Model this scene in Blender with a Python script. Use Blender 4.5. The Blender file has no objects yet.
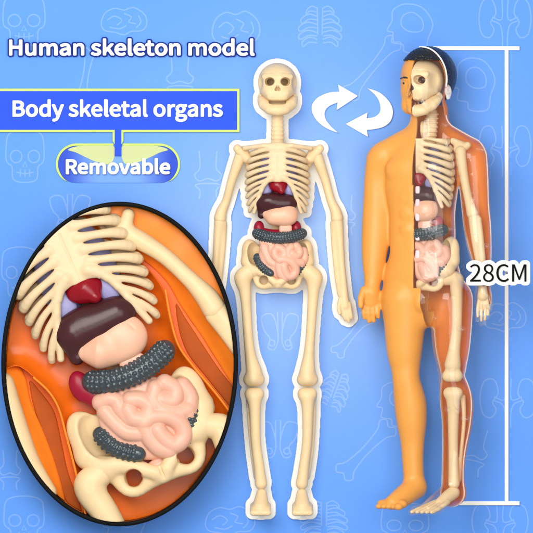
import bpy, bmesh, math, random
import numpy as np
from mathutils import Vector

# ------------------------------------------------------------------ camera, world, lamps
# lengths are laid out in "units" of 0.618 mm (the figure is 453 units = 28 cm tall):
# x to the right, h out of the board towards the viewer, y downwards
S = 0.28 / 453.0
CX = CY = 266.5
CAM_D = 8000.0
scene = bpy.context.scene
COL = scene.collection


def W(x, h, y):
    return ((x - CX) * S, -h * S, (CY - y) * S)


cam_d = bpy.data.cameras.new('camera')
cam = bpy.data.objects.new('camera', cam_d)
COL.objects.link(cam)
cam.location = W(CX, CAM_D, CY)
cam.rotation_euler = (math.pi / 2, 0, 0)
cam_d.sensor_width = 36.0
cam_d.lens = 36.0 * CAM_D / 533.0
cam_d.clip_start = 0.05
cam_d.clip_end = 50.0
scene.camera = cam

world = bpy.data.worlds.new('World')
scene.world = world
world.use_nodes = True
world.node_tree.nodes['Background'].inputs[0].default_value = (1.0, 0.98, 0.96, 1)
world.node_tree.nodes['Background'].inputs[1].default_value = 0.42


def lamp(name, loc, target, size, watts, color=(1, 1, 1), sy=None):
    d = bpy.data.lights.new(name, 'AREA')
    d.shape = 'RECTANGLE'
    d.size = size * S
    d.size_y = (sy or size) * S
    d.energy = watts
    d.color = color
    o = bpy.data.objects.new(name, d)
    COL.objects.link(o)
    o.location = W(*loc)
    v = Vector(W(*target)) - Vector(W(*loc))
    o.rotation_euler = v.to_track_quat('-Z', 'Y').to_euler()
    return o


lamp('key_softbox', (-150, 1500, -230), (260, 0, 260), 900, 7.8, (1.0, 0.97, 0.92))
lamp('fill_softbox', (600, 1500, 260), (280, 0, 280), 1000, 3.9, (0.97, 0.98, 1.0))

scene.view_settings.view_transform = 'Standard'
scene.view_settings.look = 'None'
scene.view_settings.exposure = 0.0
scene.view_settings.gamma = 1.0
scene.cycles.max_bounces = 10
scene.cycles.transparent_max_bounces = 24
scene.cycles.caustics_refractive = False
scene.cycles.caustics_reflective = False
rng = random.Random(7)


# ------------------------------------------------------------------ materials
def srgb(r, g, b):
    def f(c):
        c /= 255.0
        return c / 12.92 if c <= 0.04045 else ((c + 0.055) / 1.055) ** 2.4
    return (f(r), f(g), f(b), 1.0)


def plastic(name, col, rough=0.4, sss=0.0, bump=0.0, bscale=900.0, vary=0.06, coat=0.0, spec=0.5, sssr=(1, .5, .25)):
    m = bpy.data.materials.new(name)
    m.use_nodes = True
    nt = m.node_tree
    N, L = nt.nodes, nt.links
    b = N['Principled BSDF']
    b.inputs['Roughness'].default_value = rough
    b.inputs['Specular IOR Level'].default_value = spec
    b.inputs['Coat Weight'].default_value = coat
    b.inputs['Coat Roughness'].default_value = 0.12
    if sss:
        b.inputs['Subsurface Weight'].default_value = sss
        b.inputs['Subsurface Radius'].default_value = sssr
        b.inputs['Subsurface Scale'].default_value = 3.0 * S
    tc = N.new('ShaderNodeTexCoord')
    n = N.new('ShaderNodeTexNoise')
    n.inputs['Scale'].default_value = 0.06 / S
    n.inputs['Detail'].default_value = 6
    L.new(tc.outputs['Object'], n.inputs['Vector'])
    mix = N.new('ShaderNodeMix')
    mix.data_type = 'RGBA'
    mix.inputs['A'].default_value = tuple(c * (1 - vary) for c in col[:3]) + (1,)
    mix.inputs['B'].default_value = tuple(min(1, c * (1 + vary)) for c in col[:3]) + (1,)
    L.new(n.outputs['Fac'], mix.inputs['Factor'])
    L.new(mix.outputs['Result'], b.inputs['Base Color'])
    mr = N.new('ShaderNodeMapRange')
    mr.inputs['To Min'].default_value = max(0.02, rough - 0.08)
    mr.inputs['To Max'].default_value = min(1, rough + 0.08)
    L.new(n.outputs['Fac'], mr.inputs['Value'])
    L.new(mr.outputs['Result'], b.inputs['Roughness'])
    if bump:
        n2 = N.new('ShaderNodeTexNoise')
        n2.inputs['Scale'].default_value = bscale
        n2.inputs['Detail'].default_value = 4
        L.new(tc.outputs['Object'], n2.inputs['Vector'])
        bp = N.new('ShaderNodeBump')
        bp.inputs['Strength'].default_value = bump
        bp.inputs['Distance'].default_value = 0.6 * S
        L.new(n2.outputs['Fac'], bp.inputs['Height'])
        L.new(bp.outputs['Normal'], b.inputs['Normal'])
    return m


def translucent(m, amount, col):
    """thin moulded wall: some light comes through it"""
    nt = m.node_tree
    N, L = nt.nodes, nt.links
    b = N['Principled BSDF']
    out = next(n for n in N if n.type == 'OUTPUT_MATERIAL')
    tl = N.new('ShaderNodeBsdfTranslucent')
    tl.inputs[0].default_value = col
    mx = N.new('ShaderNodeMixShader')
    mx.inputs[0].default_value = amount
    L.new(b.outputs[0], mx.inputs[1])
    L.new(tl.outputs[0], mx.inputs[2])
    L.new(mx.outputs[0], out.inputs[0])
    return m


def tag_print(name):
    """printed tag face: royal blue at both round ends, pale sky blue in the middle"""
    m = plastic(name, srgb(118, 164, 232), 0.4, vary=0.03, spec=0.15)
    nt = m.node_tree
    N, L = nt.nodes, nt.links
    b = N['Principled BSDF']
    tc = N.new('ShaderNodeTexCoord')
    sx = N.new('ShaderNodeSeparateXYZ')
    L.new(tc.outputs['Object'], sx.inputs[0])
    ab = N.new('ShaderNodeMath')
    ab.operation = 'ABSOLUTE'
    L.new(sx.outputs[0], ab.inputs[0])
    mr = N.new('ShaderNodeMapRange')
    mr.interpolation_type = 'SMOOTHSTEP'
    mr.inputs['From Min'].default_value = 16 * S
    mr.inputs['From Max'].default_value = 56 * S
    L.new(ab.outputs[0], mr.inputs['Value'])
    mx = N.new('ShaderNodeMix')
    mx.data_type = 'RGBA'
    mx.inputs['A'].default_value = srgb(112, 160, 232)
    mx.inputs['B'].default_value = srgb(38, 74, 200)
    L.new(mr.outputs['Result'], mx.inputs['Factor'])
    L.new(mx.outputs['Result'], b.inputs['Base Color'])
    return m


def clear_plastic(name, haze=0.012):
    m = bpy.data.materials.new(name)
    m.use_nodes = True
    nt = m.node_tree
    N, L = nt.nodes, nt.links
    for n in list(N):
        N.remove(n)
    out = N.new('ShaderNodeOutputMaterial')
    tr = N.new('ShaderNodeBsdfTransparent')
    tr.inputs[0].default_value = (0.985, 0.98, 0.975, 1)
    gl = N.new('ShaderNodeBsdfGlossy')
    gl.inputs['Roughness'].default_value = 0.06
    gl.inputs['Color'].default_value = (1, 1, 1, 1)
    df = N.new('ShaderNodeBsdfDiffuse')
    df.inputs[0].default_value = (0.9, 0.86, 0.84, 1)
    lw = N.new('ShaderNodeLayerWeight')
    lw.inputs['Blend'].default_value = 0.5
    pw = N.new('ShaderNodeMath')
    pw.operation = 'POWER'
    pw.inputs[1].default_value = 3.2
    fr = N.new('ShaderNodeMath')
    fr.operation = 'MULTIPLY_ADD'
    fr.inputs[1].default_value = 0.6
    fr.inputs[2].default_value = 0.016
    L.new(lw.outputs['Facing'], pw.inputs[0])
    L.new(pw.outputs[0], fr.inputs[0])
    tc = N.new('ShaderNodeTexCoord')
    no = N.new('ShaderNodeTexNoise')
    no.inputs['Scale'].default_value = 0.09 / S
    no.inputs['Detail'].default_value = 3
    bp = N.new('ShaderNodeBump')
    bp.inputs['Strength'].default_value = 0.22
    bp.inputs['Distance'].default_value = 2.0 * S
    L.new(tc.outputs['Object'], no.inputs['Vector'])
    L.new(no.outputs['Fac'], bp.inputs['Height'])
    L.new(bp.outputs['Normal'], gl.inputs['Normal'])
    L.new(bp.outputs['Normal'], lw.inputs['Normal'])
    m1 = N.new('ShaderNodeMixShader')
    m1.inputs[0].default_value = haze
    L.new(tr.outputs[0], m1.inputs[1])
    L.new(df.outputs[0], m1.inputs[2])
    m2 = N.new('ShaderNodeMixShader')
    L.new(fr.outputs[0], m2.inputs[0])
    L.new(m1.outputs[0], m2.inputs[1])
    L.new(gl.outputs[0], m2.inputs[2])
    L.new(m2.outputs[0], out.inputs[0])
    return m


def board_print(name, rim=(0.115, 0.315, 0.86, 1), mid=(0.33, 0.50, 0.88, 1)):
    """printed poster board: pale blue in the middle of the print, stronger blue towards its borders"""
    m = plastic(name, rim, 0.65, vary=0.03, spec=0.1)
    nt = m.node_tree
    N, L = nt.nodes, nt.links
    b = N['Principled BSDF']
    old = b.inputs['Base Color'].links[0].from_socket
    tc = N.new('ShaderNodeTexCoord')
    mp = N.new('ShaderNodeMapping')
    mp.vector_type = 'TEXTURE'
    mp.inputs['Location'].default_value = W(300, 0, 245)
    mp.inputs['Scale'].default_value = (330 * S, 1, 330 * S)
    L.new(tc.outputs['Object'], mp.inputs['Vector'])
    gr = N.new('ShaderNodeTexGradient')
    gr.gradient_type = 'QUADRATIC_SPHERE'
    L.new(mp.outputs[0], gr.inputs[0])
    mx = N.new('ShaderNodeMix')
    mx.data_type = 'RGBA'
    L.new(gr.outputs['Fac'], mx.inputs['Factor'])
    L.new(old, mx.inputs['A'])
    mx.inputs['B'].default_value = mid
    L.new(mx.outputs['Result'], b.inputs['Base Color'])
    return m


M = dict(
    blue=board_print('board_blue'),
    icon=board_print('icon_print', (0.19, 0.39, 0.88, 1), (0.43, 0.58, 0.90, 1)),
    white=plastic('white_acrylic', (0.92, 0.91, 0.86, 1), 0.5, vary=0.01, spec=0.3),
    letter=plastic('letter_white', (0.93, 0.93, 0.92, 1), 0.5, vary=0.01, spec=0.3),
    navy=plastic('navy_edge', (0.006, 0.022, 0.22, 1), 0.55, vary=0.03, spec=0.1),
    royal=plastic('banner_blue', (0.026, 0.088, 0.74, 1), 0.55, vary=0.05, spec=0.1),
    lime=plastic('lime_border', srgb(196, 218, 120), 0.5, vary=0.02, spec=0.15),
    pale=plastic('pale_lime', srgb(196, 206, 150), 0.5, vary=0.03, spec=0.15),
    sky=tag_print('tag_face'),
    black=plastic('black_frame', (0.004, 0.004, 0.004, 1), 0.6, vary=0.0, spec=0.1),
    ink=plastic('black_ink', (0.004, 0.004, 0.004, 1), 0.7, vary=0.0, spec=0.05),
    bone=plastic('bone_plastic', (0.80, 0.60, 0.34, 1), 0.42, sss=0.15, vary=0.11, bump=0.09, bscale=0.5 / S, spec=0.3),
    rib=plastic('rib_plastic', (0.76, 0.585, 0.355, 1), 0.45, sss=0.08, vary=0.10, bump=0.09, bscale=0.5 / S, spec=0.3),
    heart=plastic('heart_red', srgb(138, 8, 26), 0.25, spec=0.35, vary=0.15),
    lung=plastic('lung_lavender', srgb(150, 146, 192), 0.45, bump=0.5, bscale=0.35 / S),
    liver=plastic('liver_maroon', srgb(66, 30, 34), 0.26, spec=0.35, vary=0.3, bump=0.12, bscale=0.3 / S),
    stomach=plastic('stomach_peach', (0.80, 0.45, 0.30, 1), 0.36, sss=0.1, vary=0.12, bump=0.10, bscale=0.3 / S, spec=0.4),
    gut=plastic('intestine_pink', (0.78, 0.43, 0.31, 1), 0.36, sss=0.08, vary=0.13, bump=0.12, bscale=0.35 / S, spec=0.35),
    colon=plastic('colon_grey', srgb(58, 68, 74), 0.16, spec=0.5, vary=0.25),
    kidney=plastic('kidney_red', srgb(150, 20, 46), 0.3, vary=0.15, spec=0.3),
    skin=translucent(plastic('skin_orange', (0.92, 0.42, 0.085, 1), 0.36, sss=0.15, vary=0.05, spec=0.4, sssr=(1, .4, .1)), 0.18, (0.95, 0.36, 0.05, 1)),
    shell=translucent(plastic('shell_orange', (0.92, 0.31, 0.055, 1), 0.3, vary=0.12, spec=0.2), 0.28, (1.0, 0.45, 0.09, 1)),
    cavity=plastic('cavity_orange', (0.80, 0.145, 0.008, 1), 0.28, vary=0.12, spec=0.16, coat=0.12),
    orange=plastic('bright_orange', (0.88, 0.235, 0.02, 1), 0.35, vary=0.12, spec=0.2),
    brown=plastic('trough_shade', (0.42, 0.085, 0.010, 1), 0.5, vary=0.15, spec=0.1),  # shadow of the arm recesses, put in as a brown colour
    hair=plastic('hair_black', (0.010, 0.009, 0.010, 1), 0.35, bump=0.8, bscale=0.45 / S, vary=0.0, spec=0.5),
    dark=plastic('brow_paint', (0.03, 0.018, 0.014, 1), 0.4, vary=0.0),
    peg=plastic('peg_lilac', srgb(236, 214, 220), 0.3, vary=0.03),
    clear=clear_plastic('clear_plastic'),
    rim=clear_plastic('clear_edge', 0.5),
)


# ------------------------------------------------------------------ scene graph helpers
def thing(name, label, cat, at, group=None):
    o = bpy.data.objects.new(name, None)
    o.empty_display_size = 0.01
    COL.objects.link(o)
    o.location = W(*at)
    o['label'] = label
    o['category'] = cat
    if group:
        o['group'] = group
    return o


def link_mesh(name, verts, faces, mat, parent=None, smooth=True):
    """verts in world metres (n,3); faces (m,4) or (m,3) int arrays, or lists"""
    me = bpy.data.meshes.new(name)
    org = root_loc(parent)
    verts = np.asarray(verts, dtype=np.float64) - np.array(org)
    if isinstance(faces, np.ndarray):
        n = faces.shape[1]
        me.vertices.add(len(verts))
        me.vertices.foreach_set('co', verts.astype(np.float32).ravel())
        me.loops.add(faces.size)
        me.loops.foreach_set('vertex_index', faces.astype(np.int32).ravel())
        me.polygons.add(len(faces))
        me.polygons.foreach_set('loop_start', np.arange(0, faces.size, n, dtype=np.int32))
        me.polygons.foreach_set('loop_total', np.full(len(faces), n, dtype=np.int32))
        me.update(calc_edges=True)
        me.validate()
    else:
        me.from_pydata([tuple(v) for v in verts], [], faces)
        me.update()
    if smooth:
        me.polygons.foreach_set('use_smooth', np.ones(len(me.polygons), dtype=bool))
    me.materials.append(mat)
    o = bpy.data.objects.new(name, me)
    COL.objects.link(o)
    if parent:
        o.parent = parent
    return o


def root_loc(p):
    v = Vector((0, 0, 0))
    while p is not None:
        v += Vector(p.location)
        p = p.parent
    return v


# ------------------------------------------------------------------ sculpting on a distance grid
class Sim:
    """similarity from a model's own layout space to where it stands"""
    def __init__(s, c0=(0, 0, 0), c1=(0, 0, 0), k=1.0, kh=None, yaw=0.0, roll=0.0):
        s.c0, s.c1 = np.array(c0, float), np.array(c1, float)
        kh = k if kh is None else kh
        s.k, s.kh = k, kh
        c, n = math.cos(math.radians(yaw)), math.sin(math.radians(yaw))
        a, b = math.cos(math.radians(roll)), math.sin(math.radians(roll))
        Y = np.array([[c, -n, 0], [n, c, 0], [0, 0, 1.0]])
        Rr = np.array([[a, 0, b], [0, 1, 0], [-b, 0, a]])
        s.R = Rr @ Y
        s.A = s.R @ np.diag([k, kh, k])

    def __call__(s, p):
        return s.c1 + s.A @ (np.array(p, float) - s.c0)


ID = Sim()


def rotm(ax=0, ay=0, az=0):
    """about x, h, y axes (degrees)"""
    a, b, c = (math.radians(t) for t in (ax, ay, az))
    X = np.array([[1, 0, 0], [0, math.cos(a), -math.sin(a)], [0, math.sin(a), math.cos(a)]])
    Y = np.array([[math.cos(b), 0, math.sin(b)], [0, 1, 0], [-math.sin(b), 0, math.cos(b)]])
    Z = np.array([[math.cos(c), -math.sin(c), 0], [math.sin(c), math.cos(c), 0], [0, 0, 1]])
    return X @ Y @ Z


PART_LABELS = dict(heart='glossy dark red heart', lung='lavender lung behind the ribs', liver='glossy dark maroon liver', stomach='peach coloured rounded stomach',
                   kidney='crimson kidney', duodenum='crimson band behind the bowel', large_intestine='pebbled dark grey large intestine', small_intestine='coiled pale pink small intestine',
                   hair='short curly black hair', seam_ridge='thin white seam ridge over the head')


class Sculpt:
    def __init__(s, lo, hi, res, T=ID):
        s.T, s.res = T, res
        if T is not ID:
            cs = np.array([T((x, h, y)) for x in (lo[0], hi[0]) for h in (lo[1], hi[1]) for y in (lo[2], hi[2])])
            lo, hi = cs.min(0), cs.max(0)
        s.lo = np.array(lo, float)
        n = np.ceil((np.array(hi) - s.lo) / res).astype(int) + 1
        s.ax = [(s.lo[i] + res * np.arange(n[i])).astype(np.float32) for i in range(3)]
        s.f = np.full(n, 50.0, np.float32)

    def box(s, lo, hi, pad):
        sl = []
        for i in range(3):
            a = int(np.floor((lo[i] - pad - s.lo[i]) / s.res))
            b = int(np.ceil((hi[i] + pad - s.lo[i]) / s.res)) + 1
            a, b = max(a, 0), min(b, s.f.shape[i])
            if b <= a:
                return None
            sl.append(slice(a, b))
        return tuple(sl)

    def coords(s, sl):
        return (s.ax[0][sl[0]][:, None, None], s.ax[1][sl[1]][None, :, None], s.ax[2][sl[2]][None, None, :])

    def put(s, sl, d, k, sub):
        g = s.f[sl]
        if sub:
            d = -d
            if k > 0:
                t = np.maximum(k - np.abs(g - d), 0) / k
                s.f[sl] = np.maximum(g, d) + t * t * k * 0.25
            else:
                s.f[sl] = np.maximum(g, d)
        else:
            if k > 0:
                t = np.maximum(k - np.abs(g - d), 0) / k
                s.f[sl] = np.minimum(g, d) - t * t * k * 0.25
            else:
                s.f[sl] = np.minimum(g, d)

    def cap(s, a, b, ra, rb=None, k=0.0, sub=False):
        rb = ra if rb is None else rb
        a, b = s.T(a), s.T(b)
        ra, rb, k = ra * s.T.k, rb * s.T.k, k * s.T.k
        r = max(ra, rb)
        sl = s.box(np.minimum(a, b) - r, np.maximum(a, b) + r, k + 3 * s.res + 1)
        if sl is None:
            return s
        X, H, Y = s.coords(sl)
        ba = b - a
        den = float(ba @ ba) + 1e-9
        px, ph, py = X - a[0], H - a[1], Y - a[2]
        t = np.clip((px * ba[0] + ph * ba[1] + py * ba[2]) / den, 0, 1)
        d = np.sqrt((px - ba[0] * t) ** 2 + (ph - ba[1] * t) ** 2 + (py - ba[2] * t) ** 2) - (ra + (rb - ra) * t)
        s.put(sl, d, k, sub)
        return s

    def ell(s, c, r, k=0.0, rot=None, sub=False, p=2.0):
        c = s.T(c)
        r = np.array(r, float) * np.array([s.T.k, s.T.kh, s.T.k])
        k = k * s.T.k
        R = s.T.R if rot is None else s.T.R @ rot
        R = R.astype(np.float32)
        ext = np.sqrt(((R * r) ** 2).sum(1)) * (1.0 if p == 2 else 1.3)
        sl = s.box(c - ext, c + ext, k + 3 * s.res + 1)
        if sl is None:
            return s
        X, H, Y = s.coords(sl)
        px, ph, py = X - c[0], H - c[1], Y - c[2]
        q = [np.abs((R[0, i] * px + R[1, i] * ph + R[2, i] * py) / r[i]) for i in range(3)]
        if p == 2:
            n = np.sqrt(q[0] ** 2 + q[1] ** 2 + q[2] ** 2)
            g = np.sqrt((q[0] / r[0]) ** 2 + (q[1] / r[1]) ** 2 + (q[2] / r[2]) ** 2) + 1e-6
            d = n * (n - 1.0) / g
        else:
            n = (q[0] ** p + q[1] ** p + q[2] ** p) ** (1.0 / p)
            d = (n - 1.0) * r.min()
        s.put(sl, d.astype(np.float32), k, sub)
        return s

    def tube(s, pts, r, k=0.0, sub=False):
        """one round-section sweep: its own segments meet without swelling, then it blends once"""
        rs = list(r) if isinstance(r, (list, tuple)) else [r] * len(pts)
        P = np.array([s.T(p) for p in pts])
        rs = [q * s.T.k for q in rs]
        k = k * s.T.k
        rm = max(rs)
        sl = s.box(P.min(0) - rm, P.max(0) + rm, k + 3 * s.res + 1)
        if sl is None:
            return s
        base = [q.start for q in sl]
        tmp = np.full(s.f[sl].shape, 50.0, np.float32)
        for i in range(len(P) - 1):
            a, b, ra, rb = P[i], P[i + 1], rs[i], rs[i + 1]
            m = max(ra, rb)
            s2 = s.box(np.minimum(a, b) - m, np.maximum(a, b) + m, k + 3 * s.res + 1)
            if s2 is None:
                continue
            X, H, Y = s.coords(s2)
            ba = b - a
            den = float(ba @ ba) + 1e-9
            px, ph, py = X - a[0], H - a[1], Y - a[2]
            t = np.clip((px * ba[0] + ph * ba[1] + py * ba[2]) / den, 0, 1)
            d = np.sqrt((px - ba[0] * t) ** 2 + (ph - ba[1] * t) ** 2 + (py - ba[2] * t) ** 2) - (ra + (rb - ra) * t)
            loc = tuple(slice(q.start - o, q.stop - o) for q, o in zip(s2, base))
            tmp[loc] = np.minimum(tmp[loc], d)
        s.put(sl, tmp, k, sub)
        return s

    def clip(s, fn):
        X, H, Y = s.ax[0][:, None, None], s.ax[1][None, :, None], s.ax[2][None, None, :]
        s.f = np.maximum(s.f, fn(X, H, Y).astype(np.float32))
        return s

    def verts_faces(s, smooth=1):
        f = np.pad(s.f, 1, constant_values=50.0)
        org = s.lo - s.res
        neg = f < 0
        nx, ny, nz = f.shape
        cnt = np.zeros((nx - 1, ny - 1, nz - 1), np.int8)
        offs = [(i, j, k) for i in (0, 1) for j in (0, 1) for k in (0, 1)]
        for i, j, k in offs:
            cnt += neg[i:nx - 1 + i, j:ny - 1 + j, k:nz - 1 + k]
        act = (cnt > 0) & (cnt < 8)
        idx = np.argwhere(act)
        if len(idx) == 0:
            return np.zeros((0, 3)), np.zeros((0, 4), int)
        num = np.full(act.shape, -1, np.int32)
        num[act] = np.arange(len(idx))
        corner = np.stack([f[idx[:, 0] + i, idx[:, 1] + j, idx[:, 2] + k] for i, j, k in offs], 1)
        acc = np.zeros((len(idx), 3))
        n = np.zeros(len(idx))
        for a in range(8):
            for b in range(a + 1, 8):
                oa, ob = offs[a], offs[b]
                if sum(abs(oa[q] - ob[q]) for q in range(3)) != 1:
                    continue
                va, vb = corner[:, a], corner[:, b]
                cr = (va < 0) != (vb < 0)
                t = np.where(cr, va / np.where(va == vb, 1, va - vb), 0)
                p = np.array(oa, float)[None] + t[:, None] * (np.array(ob) - np.array(oa))[None]
                acc += np.where(cr[:, None], p, 0)
                n += cr
        V = idx + acc / n[:, None]
        faces = []
        for axis in range(3):
            o1, o2 = [(1, 2), (2, 0), (0, 1)][axis]
            sl0 = [slice(1, -1)] * 3
            sl1 = [slice(1, -1)] * 3
            sl0[axis] = slice(0, -1)
            sl1[axis] = slice(1, None)
            A, B = neg[tuple(sl0)], neg[tuple(sl1)]
            for flip, msk in ((False, A & ~B), (True, ~A & B)):
                e = np.argwhere(msk)
                if len(e) == 0:
                    continue
                base = e.copy()
                for q in range(3):
                    if q != axis:
                        base[:, q] += 1
                d1 = np.zeros(3, int)
                d1[o1] = 1
                d2 = np.zeros(3, int)
                d2[o2] = 1
                c = [base - d1 - d2, base - d2, base, base - d1]
                q = np.stack([num[t[:, 0], t[:, 1], t[:, 2]] for t in c], 1)
                faces.append(q[:, ::-1] if flip else q)
        F = np.concatenate(faces)
        F = F[(F >= 0).all(1)]
        V = org + V * s.res
        for _ in range(smooth):
            acc = np.zeros_like(V)
            n = np.zeros(len(V))
            for a, b in ((0, 1), (1, 2), (2, 3), (3, 0)):
                np.add.at(acc, F[:, a], V[F[:, b]])
                np.add.at(n, F[:, a], 1)
                np.add.at(acc, F[:, b], V[F[:, a]])
                np.add.at(n, F[:, b], 1)
            V = V * 0.5 + 0.5 * acc / np.maximum(n, 1)[:, None]
        return V, F

    def obj(s, name, mat, parent, smooth=1, keep=None):
        V, F = s.verts_faces(smooth)
        if len(F) == 0:
            return None
        if keep is not None:
            keep.append(V)
        o = link_mesh(name, world_of(V), F, mat, parent)
        if name in PART_LABELS:
            o['label'] = PART_LABELS[name]
        return o


def world_of(V):
    return np.stack([(V[:, 0] - CX) * S, -V[:, 1] * S, (CY - V[:, 2]) * S], 1)


def outline_plate(name, pts2, r, h0, h1, mat, parent, res=0.5, smooth=1):
    """a sheet cut to the outline of the given points, r wider all round"""
    pts2 = np.asarray(pts2)
    lo = pts2.min(0) - r - 2
    hi = pts2.max(0) + r + 2
    n = np.ceil((hi - lo) / res).astype(int) + 1
    cell = np.unique(np.round((pts2 - lo) / res).astype(int), axis=0)
    d = np.full(n, 50.0, np.float32)
    w = int(math.ceil((r + 2) / res))
    occ = np.zeros(n, bool)
    occ[np.clip(cell[:, 0], 0, n[0] - 1), np.clip(cell[:, 1], 0, n[1] - 1)] = True
    for i in range(-w, w + 1):
        for j in range(-w, w + 1):
            q = math.hypot(i, j) * res
            if q > r + 2:
                continue
            a0, a1 = max(0, -i), min(n[0], n[0] - i)
            b0, b1 = max(0, -j), min(n[1], n[1] - j)
            src = occ[a0:a1, b0:b1]
            dst = d[a0 + i:a1 + i, b0 + j:b1 + j]
            np.minimum(dst, np.where(src, q, 50.0), out=dst)
    sc = Sculpt((lo[0], h0 - 1, lo[1]), (hi[0], h1 + 1, hi[1]), res)
    d = d[:sc.f.shape[0], :sc.f.shape[2]] - r
    d = np.minimum(d, 3)
    for _ in range(2):
        d[1:-1, 1:-1] = (d[1:-1, 1:-1] * 2 + d[:-2, 1:-1] + d[2:, 1:-1] + d[1:-1, :-2] + d[1:-1, 2:]) / 6
    hh = sc.ax[1]
    dh = np.abs(hh - (h0 + h1) / 2) - (h1 - h0) / 2
    sc.f = np.maximum(d[:, None, :], dh[None, :, None]).astype(np.float32)
    return sc.obj(name, mat, parent, smooth)


def prism(name, poly, h0, h1, mat, parent, bevel=0.4, holes=()):
    """flat cut-out with thickness; poly = list of (x,y)"""
    cu = bpy.data.curves.new(name, 'CURVE')
    cu.dimensions = '2D'
    cu.fill_mode = 'BOTH'
    for pl in (poly,) + tuple(holes):
        sp = cu.splines.new('POLY')
        sp.points.add(len(pl) - 1)
        for p, (x, y) in zip(sp.points, pl):
            p.co = (x, -y, 0, 1)
        sp.use_cyclic_u = True
    return curve_mesh(name, cu, h0, h1, mat, parent, bevel, smooth=False)


def curve_mesh(name, cu, h0, h1, mat, parent, bevel=0.3, smooth=False, offset=0.0, keep=None):
    th = (h1 - h0) / 2
    bevel = min(bevel, th * 0.9)
    cu.extrude = th - bevel
    cu.bevel_depth = bevel
    cu.bevel_resolution = 2
    cu.offset = offset - bevel
    tmp = bpy.data.objects.new(name, cu)
    COL.objects.link(tmp)
    bpy.context.view_layer.update()
    me = bpy.data.meshes.new_from_object(tmp.evaluated_get(bpy.context.evaluated_depsgraph_get()))
    bpy.data.objects.remove(tmp)
    n = len(me.vertices)
    co = np.zeros(n * 3, np.float32)
    me.vertices.foreach_get('co', co)
    co = co.reshape(-1, 3)
    V = np.stack([co[:, 0], (h0 + h1) / 2 + co[:, 2], -co[:, 1]], 1)
    if keep is not None:
        keep.append(V)
    me.vertices.foreach_set('co', (world_of(V) - np.array(root_loc(parent))).astype(np.float32).ravel())
    me.materials.clear()
    me.materials.append(mat)
    me.name = name
    me.update()
    o = bpy.data.objects.new(name, me)
    COL.objects.link(o)
    if parent:
        o.parent = parent
    return o


def chain_pts(ch, n=8):
    """bone centre line with radii, smoothed"""
    if len(ch) < 3:
        return [c[:3] for c in ch], [c[3] for c in ch]
    P = spline(ch, n, closed=False)
    return [q[:3] for q in P], [max(0.3, q[3]) for q in P]


def spline(pts, n=8, closed=True):
    """Catmull-Rom through 2-D or 3-D points"""
    P = np.array(pts, float)
    m = len(P)
    out = []
    rngi = range(m) if closed else range(m - 1)
    for i in rngi:
        if closed:
            a, b, c, d = P[(i - 1) % m], P[i], P[(i + 1) % m], P[(i + 2) % m]
        else:
            a, b, c, d = P[max(i - 1, 0)], P[i], P[i + 1], P[min(i + 2, m - 1)]
        for t in np.arange(n) / n:
            out.append(0.5 * (2 * b + (c - a) * t + (2 * a - 5 * b + 4 * c - d) * t * t + (3 * b - a - 3 * c + d) * t ** 3))
    if not closed:
        out.append(P[-1])
    return [tuple(o) for o in out]


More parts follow.
